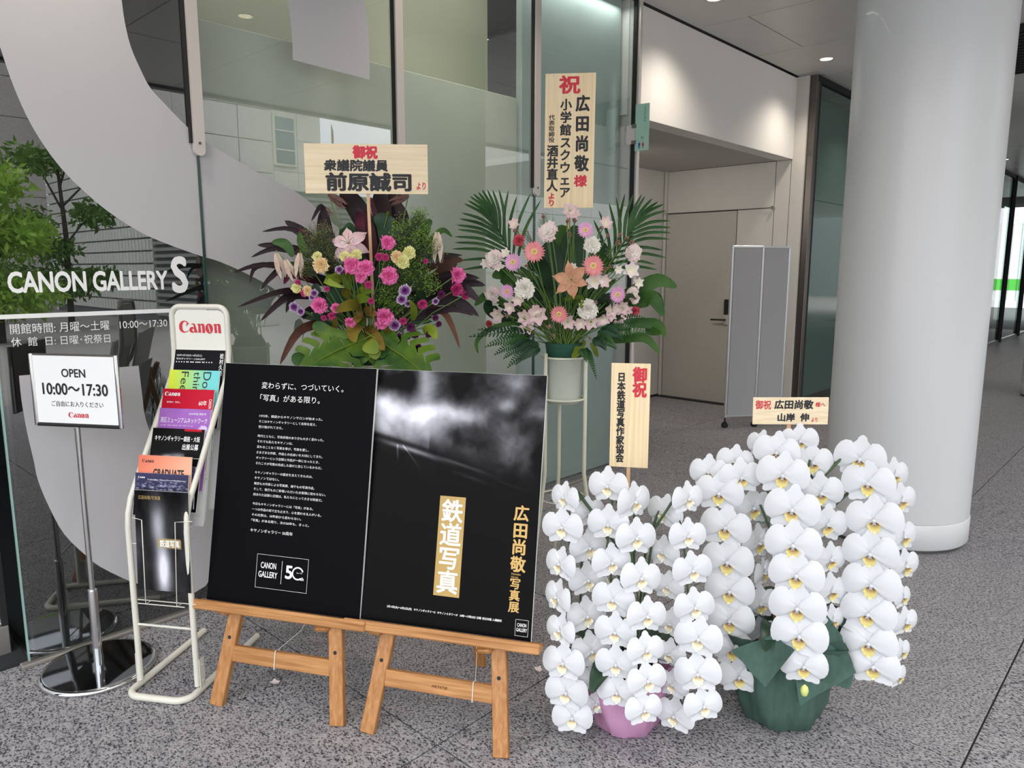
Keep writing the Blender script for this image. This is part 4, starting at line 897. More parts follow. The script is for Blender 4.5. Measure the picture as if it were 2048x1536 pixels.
# prototypes (unit diameter)
def carn(m, seed):
    rs = random.Random(seed); mb = MB(); n = 34
    for k in range(n):
        t = (k+.5)/n; pol = math.acos(1-t*1.05); az = k*2.39996; L_ = .40+.1*rs.random(); rows = []
        ax = V((math.sin(pol)*math.cos(az), math.sin(pol)*math.sin(az), math.cos(pol)*.62)); sd = V((-math.sin(az+rs.uniform(-.6, .6)), math.cos(az), rs.uniform(-.2, .2))).normalized(); nn_ = ax.cross(sd)
        for i in range(4):
            q = i/3; rows.append([ax*(L_*((.04 if t < .35 else .25)+(.96 if t < .35 else .75)*q))+sd*(j/5*2-1)*.17*(.25+q)+nn_*(.035*q*math.sin(j*2.6+k)+.02*rs.uniform(-1, 1)*q)+ax*(.03*rs.uniform(-1, 1)*(i == 3)) for j in range(6)])
        mb.grid(rows)
    return mb.mesh('carnation', m)
def gerb(m, n=22):
    mb = MB()
    for ring, (L_, z, tl) in enumerate(((.50, .0, .10), (.44, .02, .22))):
        for k in range(n):
            a = 2*math.pi*(k+.5*ring)/n+random.uniform(-.04, .04); mb.grid(turned(petal_rows(L_*random.uniform(.93, 1.03), .085, .9, 4, 2, cup=-.1, base=.5), a, tl, z))
    return mb.mesh('gerbera', m)
def gcent():
    return MB().lathe([(.13, .0), (.13, .05), (.10, .075), (.07, .06), (.0, .055)], (0, 0, 0), 20).mesh('flower_centre', rad_mat('gerbera_eye', '8a7a35', 'e0b978', .03, .12))
def six(m, Wd, curl, seed, flat=.5, ruf=0, L_=.5, name='lily', tw=.03):
    mb = MB(); rs = random.Random(seed)
    for k in range(6):
        mb.grid(turned(petal_rows(L_*rs.uniform(.9, 1.05), Wd*(1 if k % 2 else .82), .8, 7, 4, cup=.12, curl=curl*rs.uniform(.7, 1.3), ruf=ruf, base=.25, seed=k, tipw=tw), k*math.pi/3+rs.uniform(-.1, .1), flat+rs.uniform(-.12, .12), -.12 if k % 2 else -.13))
    return mb.mesh(name, m)
def droop(m, seed):      # wilted lily hanging with its petals folded down (local -y is down)
    mb = MB(); rs = random.Random(seed)
    for k in range(6):
        a = k*math.pi/3; rows = []
        for i in range(8):
            q = i/7; r0 = .05+.10*math.sin(q*2.6)+.05*rs.random()*q; c = V((math.cos(a)*r0, -q*.95*rs.uniform(.93, 1), math.sin(a)*r0)); sd = V((-math.sin(a), 0, math.cos(a))); wd = .10*math.sin(math.pi*(.1+.86*q))
            rows.append([c-sd*wd+V((math.cos(a), 0, math.sin(a)))*.02, c, c+sd*wd+V((math.cos(a), 0, math.sin(a)))*.02])
        mb.grid(rows)
    return mb.mesh('wilted_lily', m)
def stamens(m):
    mb = MB()
    for k in range(6):
        a = k*1.05; mb.tube([V((0, 0, -.1)), V((.05*math.cos(a), .05*math.sin(a), .12)), V((.12*math.cos(a), .12*math.sin(a), .26))], .006, 4)
    return mb.mesh('stamens', m)
def pmat(name, c, c2=None, tr_=.2): return mat(name, c, .65, transl=tr_, col2=c2, nscale=5) if c2 else mat(name, c, .65, transl=tr_)
cp = [carn(pmat('carnation_pink', 'ec86ba', 'da4f97'), 1), carn(MATS['carnation_pink'], 2)]
cm = carn(pmat('carnation_magenta', 'cc3f80', 'a02660'), 3); cy = carn(pmat('carnation_yellow', 'ece9a6', 'dcd795'), 4); cpe = carn(pmat('carnation_peach', 'ecd2a4', 'e4c48e'), 5)
cw = carn(pmat('carnation_white', 'f4f1ea', 'e9e3d6'), 6); cwp = carn(rad_mat('carnation_blush', 'f3ece4', 'eccfd0', .25, .5, .2), 7)
cv = carn(rad_mat('carnation_violet', '7d2f86', 'e3d3e6', .28, .52, .2), 8); cdv = carn(pmat('carnation_plum', '6e1d5d', '4c123f'), 9); cr_ = carn(pmat('carnation_red', 'cf5a63', 'b23a4a'), 10)
gl_ = gerb(pmat('gerbera_lilac', 'dd9fc8', 'e6b3d3')); gs_ = gerb(pmat('gerbera_salmon', 'e58b8e', 'ee9fa0')); gce = gcent()
als = six(rad_mat('alstroemeria_pink', 'f1e6d2', 'e6bccb', .1, .42, .25), .42, -.1, 3, .62, .012, name='alstroemeria', tw=.45); alw = six(rad_mat('alstroemeria_white', 'efe9c6', 'efe3e3', .08, .3, .25), .40, -.05, 4, .4, .008, name='alstroemeria', tw=.45)
alb = six(pmat('alstroemeria_faded', 'c9a99b', 'b8947f'), .22, .3, 5, 1.0, .01, name='alstroemeria'); lil = six(pmat('lily_blush', 'e6cbd0', 'd9b3b5'), .24, -.35, 6, -.15, .01); lis = six(pmat('lily_buff', 'd6a384', 'c88e6b'), .26, -.1, 8, .2, .008)
drp = droop(pmat('lily_faded', 'dccabb', 'c3a893'), 1); drd = droop(pmat('lily_dried', '8d6c68', '6f4c4a'), 2); stm = stamens(mat('stamen', '9aa05a', .6))
SG = mat('stem_green', '5c7a3e', .5); SGD = mat('stem_dark', '3c4a2c', .55)
def flower(t, f, px, py, wpx, me, sc, name, basept, child=None, lift=0, roll=None, down=False, stemm=None, stem=True):
    P, n = f(px, py, lift); s_ = span_of(P, wpx, sc)*1.12
    if down: z = (EYE-P); z.z = 0; z.normalize(); y = Z1; x = y.cross(z)
    else: x, y, z = facing(n)
    if roll: c, q = math.cos(roll), math.sin(roll); x, y = x*c+y*q, y*c-x*q
    M = frame(P, x*s_, y*s_, z*s_); o = inst(name, me, t, M)
    if child:
        q = bpy.data.objects.new(child[0], child[1]); COL.objects.link(q); q.parent = o
    if stem:
        a = P-z*s_*.18 if not down else P+Z1*.01; b_ = basept+V((random.uniform(-.05, .05), random.uniform(-.05, .05), 0)); m_ = a.lerp(b_, .45)+(a-basept)*.06+V((0, 0, .03)); m_.z = max(m_.z, b_.z)
        part('stem', MB().tube([a, m_, b_], .0024, 5), stemm or SG, t)
    return P
def ribbon(pts, wd, fold=.25, prof=None, up=None, nseg=12):
    """long leaf along a smooth path; pts world; wd max half width"""
    P = []; n = len(pts)
    for i in range(n-1):
        a, b_, c, d_ = pts[max(i-1, 0)], pts[i], pts[i+1], pts[min(i+2, n-1)]; K = max(2, nseg//(n-1))
        for k in range(K):
            t_ = k/K; P.append(.5*((2*b_)+(c-a)*t_+(2*a-5*b_+4*c-d_)*t_*t_+(3*b_-a-3*c+d_)*t_**3))
    P.append(pts[-1]); rows = []; N_ = len(P)-1
    for i, p in enumerate(P):
        q = i/N_; tg = (P[min(i+1, N_)]-P[max(i-1, 0)]).normalized(); view = up or (EYE-p).normalized()
        sd = tg.cross(view).normalized(); nr_ = sd.cross(tg); w_ = wd*(prof(q) if prof else math.sin(math.pi*min(1, .06+q*.94))**.7)
        rows.append([p-sd*w_+nr_*w_*fold, p, p+sd*w_+nr_*w_*fold])
    return MB().grid(rows)
TI = mat('ti_leaf', '2c1a22', .5, col2='1c1116', nscale=4, spec=.25); TIR = mat('ti_leaf_red', '6a1c38', .5, col2='2e121e', nscale=8, spec=.25); TIB = mat('ti_leaf_brown', '5f3a26', .5, col2='3c241e', nscale=4, spec=.25)
LG1 = mat('leaf_green', '44692a', .45, col2='2c4c22', nscale=6, transl=.12, spec=.25); LG2 = mat('leaf_lime', '83932c', .45, col2='5c7424', nscale=5, transl=.15, spec=.25); LG3 = mat('leaf_bronze', '7f7a2c', .45, col2='6b4a26', nscale=6, transl=.12, spec=.25); LGD = mat('leaf_deep', '24452a', .42, col2='162e18', nscale=6, spec=.25); PALM = mat('palm_green', '37602c', .42, col2='1f3f1c', nscale=8, transl=.1, spec=.25)
#@@FLOWERS
# ------------------------------------------------------------------ flower stands
def flower_stand(cx, cy, label, ztop=1.10, zbot=.885, rt=.094, rb=.078):
    c = V((cx, cy, 0)); t = thing('flower_stand', c, label, 'flower stand'); ir = mat('cream_enamel', 'd3d3bd', .4, coat=.2)
    away = (c-V((0, 0, 0))).normalized(); rt_ = V((away.y, -away.x, 0))
    for a in (0, 120, 240):
        q = math.radians(a+20); d = (rt_*math.sin(q)*-1+away*-math.cos(q)) if False else rt_*math.cos(q)-away*math.sin(q)
        part('leg', MB().tube([c+d*.108+Z1*(ztop+.022), c+d*.108+Z1*.55, c+d*.16+Z1*.2, c+d*.24+Z1*.012], .0095, 10), ir, t)
    for z in (ztop, zbot+.02):
        part('hoop', MB().tube([c+V((math.cos(k*math.pi/16)*.1, math.sin(k*math.pi/16)*.1, z)) for k in range(32)], .0055, 8, closed=True), ir, t)
    part('hoop', MB().tube([c+V((math.cos(k*math.pi/16)*.115, math.sin(k*math.pi/16)*.115, .42)) for k in range(32)], .004, 6, closed=True), ir, t)
    part('bucket', MB().lathe([(.0, zbot), (rb, zbot), (rb+.002, zbot+.02), (rt-.004, ztop-.012), (rt, ztop-.01), (rt, ztop), (rt-.006, ztop), (rt-.008, ztop-.03)], c, 40, cap=False), mat('bucket_plastic', 'd9ddd0', .45, transl=.25), t)
    return t
FR = V((2.64, 2.14, 0)); FLc = V((1.86, 2.58, 0))
flower_stand(FR.x, FR.y, 'cream tubular flower stand with pale bucket, right of the railway poster')
flower_stand(FLc.x, FLc.y, 'cream flower stand mostly hidden behind the black text board')
# ---- left arrangement (px = 440 + x*sc, 360 + y*sc)
s2 = .2604
fL = dome(1150, 800, 900, 3.22, .22, s2, 440, 360)
def pl(x, y, d=3.2): return at(440+x*s2, 360+y*s2, d)
BL_ = V((FLc.x, FLc.y, 1.12))
aL = thing('flower_arrangement', BL_, 'left bouquet with hot pink carnations, dark ti leaves and two monstera leaves', 'flower arrangement')
part('floral_foam', MB().lathe([(.0, 1.02), (.075, 1.02), (.08, 1.12), (.06, 1.16), (.0, 1.165)], (FLc.x, FLc.y, 0), 24, cap=False), mat('foam_green', '1f4a3a', .9), aL)
cen = (1150, 900)
def leafL(pts, wd, m, d0=3.18, d1=3.2, name='ti_leaf', fold=.25, prof=None, nseg=12):
    n = len(pts); P = [pl(p[0], p[1], d0+(d1-d0)*i/(n-1)) for i, p in enumerate(pts)]; return part(name, ribbon(P, wd, fold, prof, nseg=nseg), m, aL)
for pts, wd, m, d in [
 ([(1000, 800), (650, 700), (330, 640), (95, 705)], .012, TI, 3.1), ([(900, 800), (520, 650), (280, 660), (232, 785)], .010, TI, 3.16),
 ([(900, 850), (560, 640), (400, 730), (312, 835)], .013, TI, 3.2), ([(1000, 900), (650, 850), (450, 850), (128, 970)], .013, TI, 3.08),
 ([(950, 900), (620, 850), (480, 910), (308, 1078)], .016, TI, 3.14), ([(950, 900), (700, 880), (560, 890), (507, 1012)], .016, TI, 3.2),
 ([(1050, 1000), (800, 1080), (600, 1160), (458, 1412)], .020, TIB, 3.05), ([(1000, 800), (760, 560), (560, 370), (318, 388)], .012, TI, 3.22),
 ([(1000, 820), (780, 560), (640, 400), (495, 302)], .028, TI, 3.26), ([(950, 700), (700, 560), (450, 500), (285, 490)], .018, TI, 3.28),
 ([(950, 650), (560, 540), (400, 520), (236, 585)], .012, TI, 3.24), ([(1000, 700), (820, 330), (780, 190), (700, 310)], .012, TI, 3.2),
 ([(880, 800), (820, 500), (800, 330), (795, 205)], .034, TI, 3.3), ([(1180, 800), (1130, 400), (1060, 220), (975, 108), (960, 60)], .044, TI, 3.3),
 ([(1200, 800), (1150, 420), (1100, 300), (1060, 200)], .030, TIR, 3.24), ([(1250, 800), (1250, 350), (1235, 160), (1225, 40)], .042, TI, 3.34),
 ([(1300, 800), (1390, 350), (1350, 200), (1300, 60)], .036, TI, 3.36), ([(1230, 700), (1260, 460), (1190, 250), (1160, 120)], .014, TIR, 3.22),
 ([(1150, 700), (1080, 480), (1075, 300), (1060, 230)], .022, TIR, 3.2), ([(760, 640), (640, 430), (590, 370)], .02, TIR, 3.25),
 ([(1300, 850), (1600, 620), (1700, 570), (1865, 568)], .013, TI, 3.26), ([(1400, 900), (1650, 760), (1740, 680), (1830, 575)], .034, TIB, 3.2),
 ([(1350, 850), (1600, 650), (1750, 600), (1870, 608)], .026, TIB, 3.3), ([(1400, 900), (1700, 740), (1850, 730), (1995, 745)], .020, TI, 3.16),
 ([(1400, 950), (1700, 800), (1850, 800), (2000, 930)], .028, TI, 3.12), ([(1380, 1000), (1650, 920), (1850, 930), (1990, 1040)], .022, TI, 3.18),
 ([(1350, 1100), (1600, 1010), (1800, 980), (1950, 1030)], .016, TI, 3.1), ([(1350, 1100), (1600, 980), (1720, 1010), (1790, 1130), (1843, 1290)], .014, TIB, 3.1),
 ([(1380, 980), (1700, 830), (1900, 780), (2040, 800)], .022, TI, 3.22), ([(1380, 1000), (1650, 860), (1800, 850), (1990, 880)], .018, TIR, 3.24),
 ([(1000, 900), (700, 980), (640, 1060)], .014, TI, 3.15), ([(800, 800), (560, 720), (490, 790)], .014, TIR, 3.12)]:
    leafL([(x, y+10) for x, y in pts], wd, m, 3.24, d)
for pts, wd, m, d in [
 ([(1200, 800), (1320, 560), (1280, 350), (1180, 280)], .05, LGD, 3.2), ([(1150, 700), (1000, 500), (980, 380), (960, 350)], .036, LGD, 3.26),
 ([(560, 590), (520, 510), (470, 480), (395, 478)], .020, LG1, 3.14), ([(760, 660), (600, 650), (490, 660)], .014, LG1, 3.14), ([(720, 600), (630, 500), (610, 400)], .016, LG1, 3.16),
 ([(1450, 700), (1560, 420), (1590, 340), (1630, 312)], .022, LG1, 3.2), ([(1500, 600), (1650, 430), (1720, 385), (1785, 440)], .012, LG1, 3.16), ([(1450, 700), (1620, 600), (1690, 625)], .018, LGD, 3.12),
 ([(1000, 1000), (900, 900), (880, 820), (870, 800)], .03, LGD, 3.1), ([(1050, 1000), (760, 920), (740, 830), (760, 800)], .022, LGD, 3.12), ([(900, 1150), (760, 1050), (740, 960)], .02, LGD, 3.1), ([(1530, 1000), (1540, 900), (1510, 860)], .022, LGD, 3.04),
 ([(1000, 850), (950, 760), (890, 755), (820, 775), (960, 830)], .020, LG2, 3.0), ([(1030, 780), (960, 720), (870, 720)], .016, LG2, 3.0), ([(1050, 880), (1100, 850), (1170, 860)], .018, LG2, 3.0), ([(1030, 930), (1090, 910), (1160, 925)], .020, LG2, 3.0),
 ([(1020, 920), (960, 860), (940, 840)], .018, LG3, 3.0), ([(1080, 980), (1000, 960), (880, 1010)], .024, LG3, 2.98), ([(1110, 1020), (1150, 1010), (1200, 1040)], .022, LG3, 3.0), ([(1110, 1050), (1050, 1100), (1020, 1180), (1040, 1250)], .030, LG3, 2.94), ([(1130, 1120), (1160, 1180), (1210, 1240), (1265, 1310)], .030, LG3, 2.93), ([(1090, 1000), (1060, 1050), (1050, 1100)], .018, LG3, 2.98), ([(870, 1220), (880, 1120), (895, 1050)], .012, LG3, 2.98),
 ([(1480, 1080), (1490, 1000), (1460, 920)], .014, LG2, 2.98), ([(1330, 1240), (1290, 1200), (1290, 1120)], .016, LG3, 2.98), ([(1560, 1160), (1620, 1150), (1665, 1225)], .022, LG2, 3.02)]:
    leafL(pts, wd, m, 3.12, d, 'leaf')
# monstera leaves: a blade with a fold, cut into fingers with holes between
def monstera(t, base, tip, width, m, flip, holes=True):
    ax = tip-base; L_ = ax.length; ay = ax.normalized(); n = (EYE-base).normalized(); n = (n+Z1*.5).normalized(); sx = ay.cross(n).normalized(); n = sx.cross(ay)
    mb = MB(); nf = 6
    for sgn in (-1, 1):
        for k in range(nf):
            u0, u1 = -.10+k/nf*1.0, -.10+(k+.66)/nf*1.0
            wf = lambda u: width*(.99*math.sin(math.pi*min(.97, max(.14, .30+u*.62)))**.7)
            rows = []
            for j in range(7):
                q = j/6; row = []
                for i in range(4):
                    uu = max(0, u0)+(max(0, u1)-max(0, u0))*i/3 if q < .35 else u0+(u1-u0)*i/3
                    if q < .40: uu = (k/nf)+(1/nf)*i/3      # joined near the midrib
                    if .35 <= q < .75 and not (k % 2 and .5 < q < .6): pass
                    rnd = 1-.10*abs(i/3-.5)*2*(q > .8)
                    x = sgn*wf(uu)*q*rnd; y = L_*(uu+.10*q*q*(1 if k > 1 else -.8)+ .0)
                    z = .16*abs(x)-.45*x*x/width-.35*(uu**2)*L_*.35
                    row.append(base+sx*x+ay*y+n*z)
                rows.append(row)
            if sgn*1 > 0: rows = [r_[::-1] for r_ in rows]
            mb.grid(rows)
    o = part('monstera_leaf', mb, m, t); 
    part('midrib', MB().tube([base-ay*.05, base+ay*L_*.5+n*.0, base+ay*L_*.95-n*.12*L_], [.004, .003, .001], 5), LG2, o)
MON = mat('monstera_green', '54701f', .42, col2='284a1b', nscale=9, transl=.08, spec=.2)
monstera(aL, pl(1120, 1215, 3.02), pl(640, 1420, 2.9), .145, MON, 1); monstera(aL, pl(1190, 1215, 3.02), pl(1600, 1480, 2.88), .155, MON, 1)
leafL([(1010, 1190), (850, 1180), (760, 1130), (712, 1105)], .028, MON, 3.0, 3.05, 'leaf'); leafL([(700, 1400), (600, 1380), (548, 1385)], .03, LG1, 3.0, 3.0, 'leaf')
leafL([(1150, 1250), (1180, 1300), (1200, 1380)], .03, LG2, 2.98, 2.96, 'leaf'); leafL([(1220, 1270), (1180, 1280), (1090, 1300)], .03, LG2, 2.96, 2.96, 'leaf')
for k in range(80):
    a = random.uniform(-1.6, 1.6); rr = random.uniform(220, 580)*(1-.1*abs(a)); tx, ty = 1150+rr*math.sin(a)*1.1, 1100-rr*math.cos(a)
    leafL([(1150+math.sin(a)*60, 1060), ((1150+tx)/2+random.uniform(-30, 30), (1100+ty)/2-20), (tx, ty)], random.uniform(.012, .026), random.choice([LGD, LGD, LG1, TI]), 3.16, 3.2, 'leaf')
# fine filler sprays
def spray(t, f, tips, m, n, size, base, name='filler_spray', berry=None):
    st = MB(); lv = MB()
    for x, y, r in tips:
        for k in range(n):
            a = random.uniform(0, 6.28); q = r*random.random()**.6; P, _ = f(x+q*math.cos(a), y+q*math.sin(a), random.uniform(-.05, .03))
            P0, _ = f(x+q*.4*math.cos(a)+(base[0]-x)*.25, y+q*.4*math.sin(a)+(base[1]-y)*.25, 0)
            st.tube([P0, P0.lerp(P, .5)+Z1*.004, P], .0006, 3, cap=False)
            for _ in range(5):
                c = P+V(np.random.normal(size=3))*size*1.3; d = V(np.random.normal(size=3)).normalized()*size*.5; e_ = d.orthogonal().normalized()*size*.3
                lv.add([c-d, c+e_, c+d, c-e_], [(0, 1, 2, 3)])
    part('filler_stems', st, SGD, t, kind='stuff'); part(name, lv, m, t, kind='stuff')
fG = mat('filler_green', '6f9430', .6, transl=.2); fO = mat('filler_olive', '6b6b3a', .7, transl=.1)
fLb = dome(1150, 800, 900, 3.20, .15, s2, 440, 360)
spray(aL, fLb, [(1450, 360, 110), (1400, 450, 130), (1500, 420, 120), (1500, 520, 140), (1560, 470, 90), (1530, 280, 60), (1350, 620, 120), (1530, 700, 110), (1480, 780, 130), (1600, 790, 80), (1370, 850, 110), (1280, 900, 80), (1330, 980, 90), (1400, 700, 110), (1640, 520, 60)], fG, 90, .0085, (1200, 900))
spray(aL, fLb, [(760, 400, 90), (700, 450, 110), (800, 480, 120), (720, 540, 110), (860, 560, 120), (660, 620, 90), (900, 640, 90), (640, 700, 50)], fO, 80, .0065, (1000, 800))
for x, y, w_, me in [(1015, 655, 118, 0), (1120, 680, 112, 1), (1080, 745, 80, 0), (1298, 738, 122, 1), (1288, 482, 100, 0), (765, 965, 112, 1), (1265, 1050, 122, 0), (1243, 1103, 85, 1), (1000, 1095, 74, 0), (890, 985, 70, 1), (1825, 730, 108, 0)]:
    flower(aL, fL, x, y, w_*1.08, cp[me], s2, 'carnation', BL_)
for x, y, w_ in [(1225, 590, 62), (1272, 595, 55), (1820, 840, 95), (1886, 885, 66), (1555, 955, 74), (650, 868, 60), (600, 790, 50), (822, 836, 42), (1140, 805, 60), (1405, 1085, 60), (1160, 930, 50), (860, 1045, 60), (800, 1060, 45), (1580, 625, 40)]: flower(aL, fL, x, y, w_, cm, s2, 'carnation', BL_)
for x, y, w_ in [(748, 590, 74), (1452, 560, 96), (1400, 628, 105), (960, 590, 80), (1048, 575, 80), (1012, 612, 80), (588, 830, 76)]: flower(aL, fL, x, y, w_, cy, s2, 'carnation', BL_)
for x, y, w_ in [(778, 655, 115), (1360, 590, 90), (674, 852, 76)]: flower(aL, fL, x, y, w_, cpe, s2, 'carnation', BL_)
for x, y, w_ in [(1420, 850, 90), (1395, 917, 74), (1342, 1115, 86), (572, 975, 76), (622, 1010, 60), (1445, 950, 50), (918, 690, 62), (725, 870, 60), (710, 900, 50), (1655, 932, 52)]: flower(aL, fL, x, y, w_, cv, s2, 'carnation', BL_)
for x, y, w_ in [(1465, 1130, 66), (1378, 1207, 60), (1440, 1198, 56), (1500, 1185, 62), (1603, 1185, 52), (1515, 1290, 74), (1655, 1058, 50), (1680, 1106, 46), (1700, 880, 60), (935, 705, 40)]: flower(aL, fL, x, y, w_, cdv, s2, 'carnation', BL_)
flower(aL, fL, 985, 480, 350, lil, s2, 'lily', BL_, ('stamens', stm), lift=.02, roll=.2)
for x, y, w_, r_l in [(430, 590, 215, .25), (612, 590, 200, -.1), (1668, 430, 250, 0), (500, 640, 190, .4)]: flower(aL, fL, x, y-30, w_*.9, drp, s2, 'wilted_lily', BL_, down=True, roll=r_l, stem=x != 500)
for x, y, w_, r_l in [(830, 110, 160, 1.0), (1450, 120, 150, -1.2), (755, 190, 120, .9)]: flower(aL, fL, x, y, w_, drd, s2, 'wilted_lily', BL_, down=True, roll=r_l, lift=-.1, stemm=SG, stem=x != 755)
for x, y in ((1290, 260), (1345, 330)): flower(aL, fL, x, y, 40, MB().lathe([(.0, -1.2), (.3, -.7), (.32, .2), (.0, 1.2)], (0, 0, 0), 8).mesh('lily_bud', LG2) , s2, 'lily_bud', BL_, down=False, lift=-.08)
for k in range(26):
    a = random.uniform(-1, 1); q = pl(1150+a*420, 1000+random.uniform(-160, 40), 3.05); part('stem', MB().tube([q, q.lerp(BL_, .5)+Z1*.02, BL_+V((random.uniform(-.05, .05), random.uniform(-.05, .05), 0))], .0022, 5), SG if k % 3 else SGD, aL)

# ---- right arrangement (px = 900 + x*sc, 360 + y*sc)
fR = dome(870, 750, 850, 3.48, .26, s2, 900, 360); fRb = dome(870, 750, 850, 3.46, .10, s2, 900, 360)
def pr_(x, y, d=3.4): return at(900+x*s2, 360+y*s2, d)
BR_ = V((FR.x, FR.y, 1.13))
aR = thing('flower_arrangement', BR_, 'right bouquet with palm fronds, pink gerberas and white carnations', 'flower arrangement')
part('floral_foam', MB().lathe([(.0, 1.04), (.078, 1.04), (.082, 1.12), (.088, 1.165), (.084, 1.168), (.0, 1.15)], (FR.x, FR.y, 0), 24, cap=False), MATS['foam_green'], aR)
def leafR(pts, wd, m, d0=3.4, d1=3.4, name='leaf', fold=.25, prof=None, parent=None, nseg=12):
    n = len(pts); P = [pr_(p[0], p[1], d0+(d1-d0)*i/(n-1)) for i, p in enumerate(pts)]; return part(name, ribbon(P, wd, fold, prof, nseg=nseg), m, parent or aR)
pf = lambda q: math.sin(math.pi*min(1, .12+q*.88))**.6
def palm(rach, leaves, d0, d1):
    P = [pr_(x, y, d0+(d1-d0)*i/(len(rach)-1)) for i, (x, y) in enumerate(rach)]
    fr = part('palm_frond', MB().tube(P, [.004]*(len(P)-1)+[.0015], 6), PALM, aR)
    for (bx, by), (tx, ty) in leaves:
        mx_, my_ = (bx+tx)/2, (by+ty)/2; dx, dy = tx-bx, ty-by; bow = .10*(1 if dx < 0 else -1)
        a, b_, c = pr_(bx, by, (d0+d1)/2), pr_(mx_-dy*bow*.6, my_-abs(dx)*.09, (d0+d1)/2-.01), pr_(tx, ty, (d0+d1)/2-.04+random.uniform(-.02, .04))
        part('leaflet', ribbon([a, b_, c], .0075, .35, pf, nseg=8), PALM, fr)
rL = [(580, 800), (500, 640), (430, 500), (370, 380), (320, 290)]
def along(rach, t_):
    k = t_*(len(rach)-1); i = min(int(k), len(rach)-2); q = k-i; return (rach[i][0]*(1-q)+rach[i+1][0]*q, rach[i][1]*(1-q)+rach[i+1][1]*q)
tipsl = [(90, 690), (60, 620), (10, 530), (30, 480), (30, 435), (55, 380), (45, 345), (70, 297), (85, 252), (105, 180), (135, 155), (150, 122), (175, 102)]
tipsr = [(700, 150), (620, 100), (515, 120), (450, 75), (375, 68), (325, 70), (285, 70), (245, 70), (215, 90)]
palm(rL, [(along(rL, .12+.86*i/12), tp) for i, tp in enumerate(tipsl)]+[(along(rL, .22+.74*i/8), tp) for i, tp in enumerate(tipsr)], 3.46, 3.56)
rR = [(1160, 800), (1240, 640), (1310, 520), (1380, 410), (1440, 320)]
tipsu = [(1100, 300), (1140, 230), (1220, 170), (1275, 125), (1345, 100), (1410, 105), (1475, 105), (1500, 120), (1555, 140), (1600, 165)]
tipsd = [(1595, 690), (1580, 650), (1665, 598), (1640, 540), (1690, 455), (1700, 405), (1700, 365), (1690, 312), (1660, 235), (1645, 185)]
palm(rR, [(along(rR, .15+.8*i/9), tp) for i, tp in enumerate(tipsu)]+[(along(rR, .15+.83*i/9), tp) for i, tp in enumerate(tipsd)], 3.46, 3.54)
bl = lambda q: math.sin(math.pi*(.04+.93*q))**.75
for pts, wd, m, d in [([(880, 1000), (860, 700), (850, 480), (880, 350)], .07, LG1, 3.5), ([(900, 1000), (930, 700), (950, 500), (960, 350)], .06, LGD, 3.48), ([(820, 950), (780, 700), (770, 560), (790, 470)], .055, LGD, 3.46), ([(920, 1000), (1100, 700), (1150, 560), (1140, 470)], .05, LGD, 3.5),
 ([(1200, 950), (1430, 850), (1600, 770), (1740, 825)], .034, LG1, 3.36), ([(1200, 980), (1450, 930), (1560, 910), (1640, 1045)], .036, LG1, 3.32), ([(1250, 1000), (1480, 900), (1580, 900), (1630, 970)], .026, LGD, 3.4),
 ([(1200, 1100), (1450, 1100), (1600, 1110), (1650, 1205)], .024, LG1, 3.32), ([(1100, 1250), (1310, 1220), (1500, 1215), (1608, 1330)], .022, LG1, 3.3), ([(700, 1100), (460, 780), (400, 720), (325, 745)], .036, LG1, 3.3), ([(520, 1000), (330, 900), (260, 900), (190, 965)], .022, LG1, 3.3),
 ([(480, 1100), (340, 1020), (300, 960), (320, 930)], .03, LGD, 3.3), ([(780, 850), (700, 670), (640, 660), (600, 690)], .04, LGD, 3.32), ([(1250, 700), (1190, 620), (1130, 530)], .018, LG1, 3.26), ([(1150, 1050), (1200, 960), (1215, 900)], .03, LGD, 3.2), ([(1400, 960), (1390, 900), (1400, 870)], .024, LG1, 3.2),
 ([(1040, 1235), (1000, 1280), (970, 1330), (935, 1362)], .020, LG2, 3.22), ([(1080, 1250), (1110, 1300), (1135, 1362)], .012, LG2, 3.2), ([(640, 1150), (480, 1100), (300, 1150), (205, 1240), (215, 1330)], .012, LG1, 3.26),
 ([(900, 950), (880, 920), (1010, 900), (1000, 980)], .01, LG2, 3.2), ([(930, 930), (1000, 950), (1010, 985)], .012, LG2, 3.18), ([(1500, 1150), (1550, 1160), (1620, 1180)], .02, LG1, 3.3), ([(600, 1000), (560, 880), (470, 820)], .03, LGD, 3.36), ([(1250, 1180), (1180, 1180), (1160, 1220)], .022, LG1, 3.22), ([(1000, 900), (980, 820), (960, 780)], .03, LGD, 3.4), ([(700, 950), (660, 850), (650, 760)], .04, LGD, 3.4)]:
    leafR(pts, wd, m, 3.42, d, prof=bl)
for k in range(70):
    a = random.uniform(-1.6, 1.6); rr = random.uniform(260, 600)*(1-.12*abs(a)); bx, by = 880, 1080; tx, ty = bx+rr*math.sin(a)*1.05, by-rr*math.cos(a)*.95
    leafR([(bx+math.sin(a)*80, by-60), ((bx+tx)/2+random.uniform(-30, 30), (by+ty)/2-20), (tx, ty)], random.uniform(.018, .034), random.choice([LGD, LGD, LG1]), 3.40, 3.46, prof=bl)
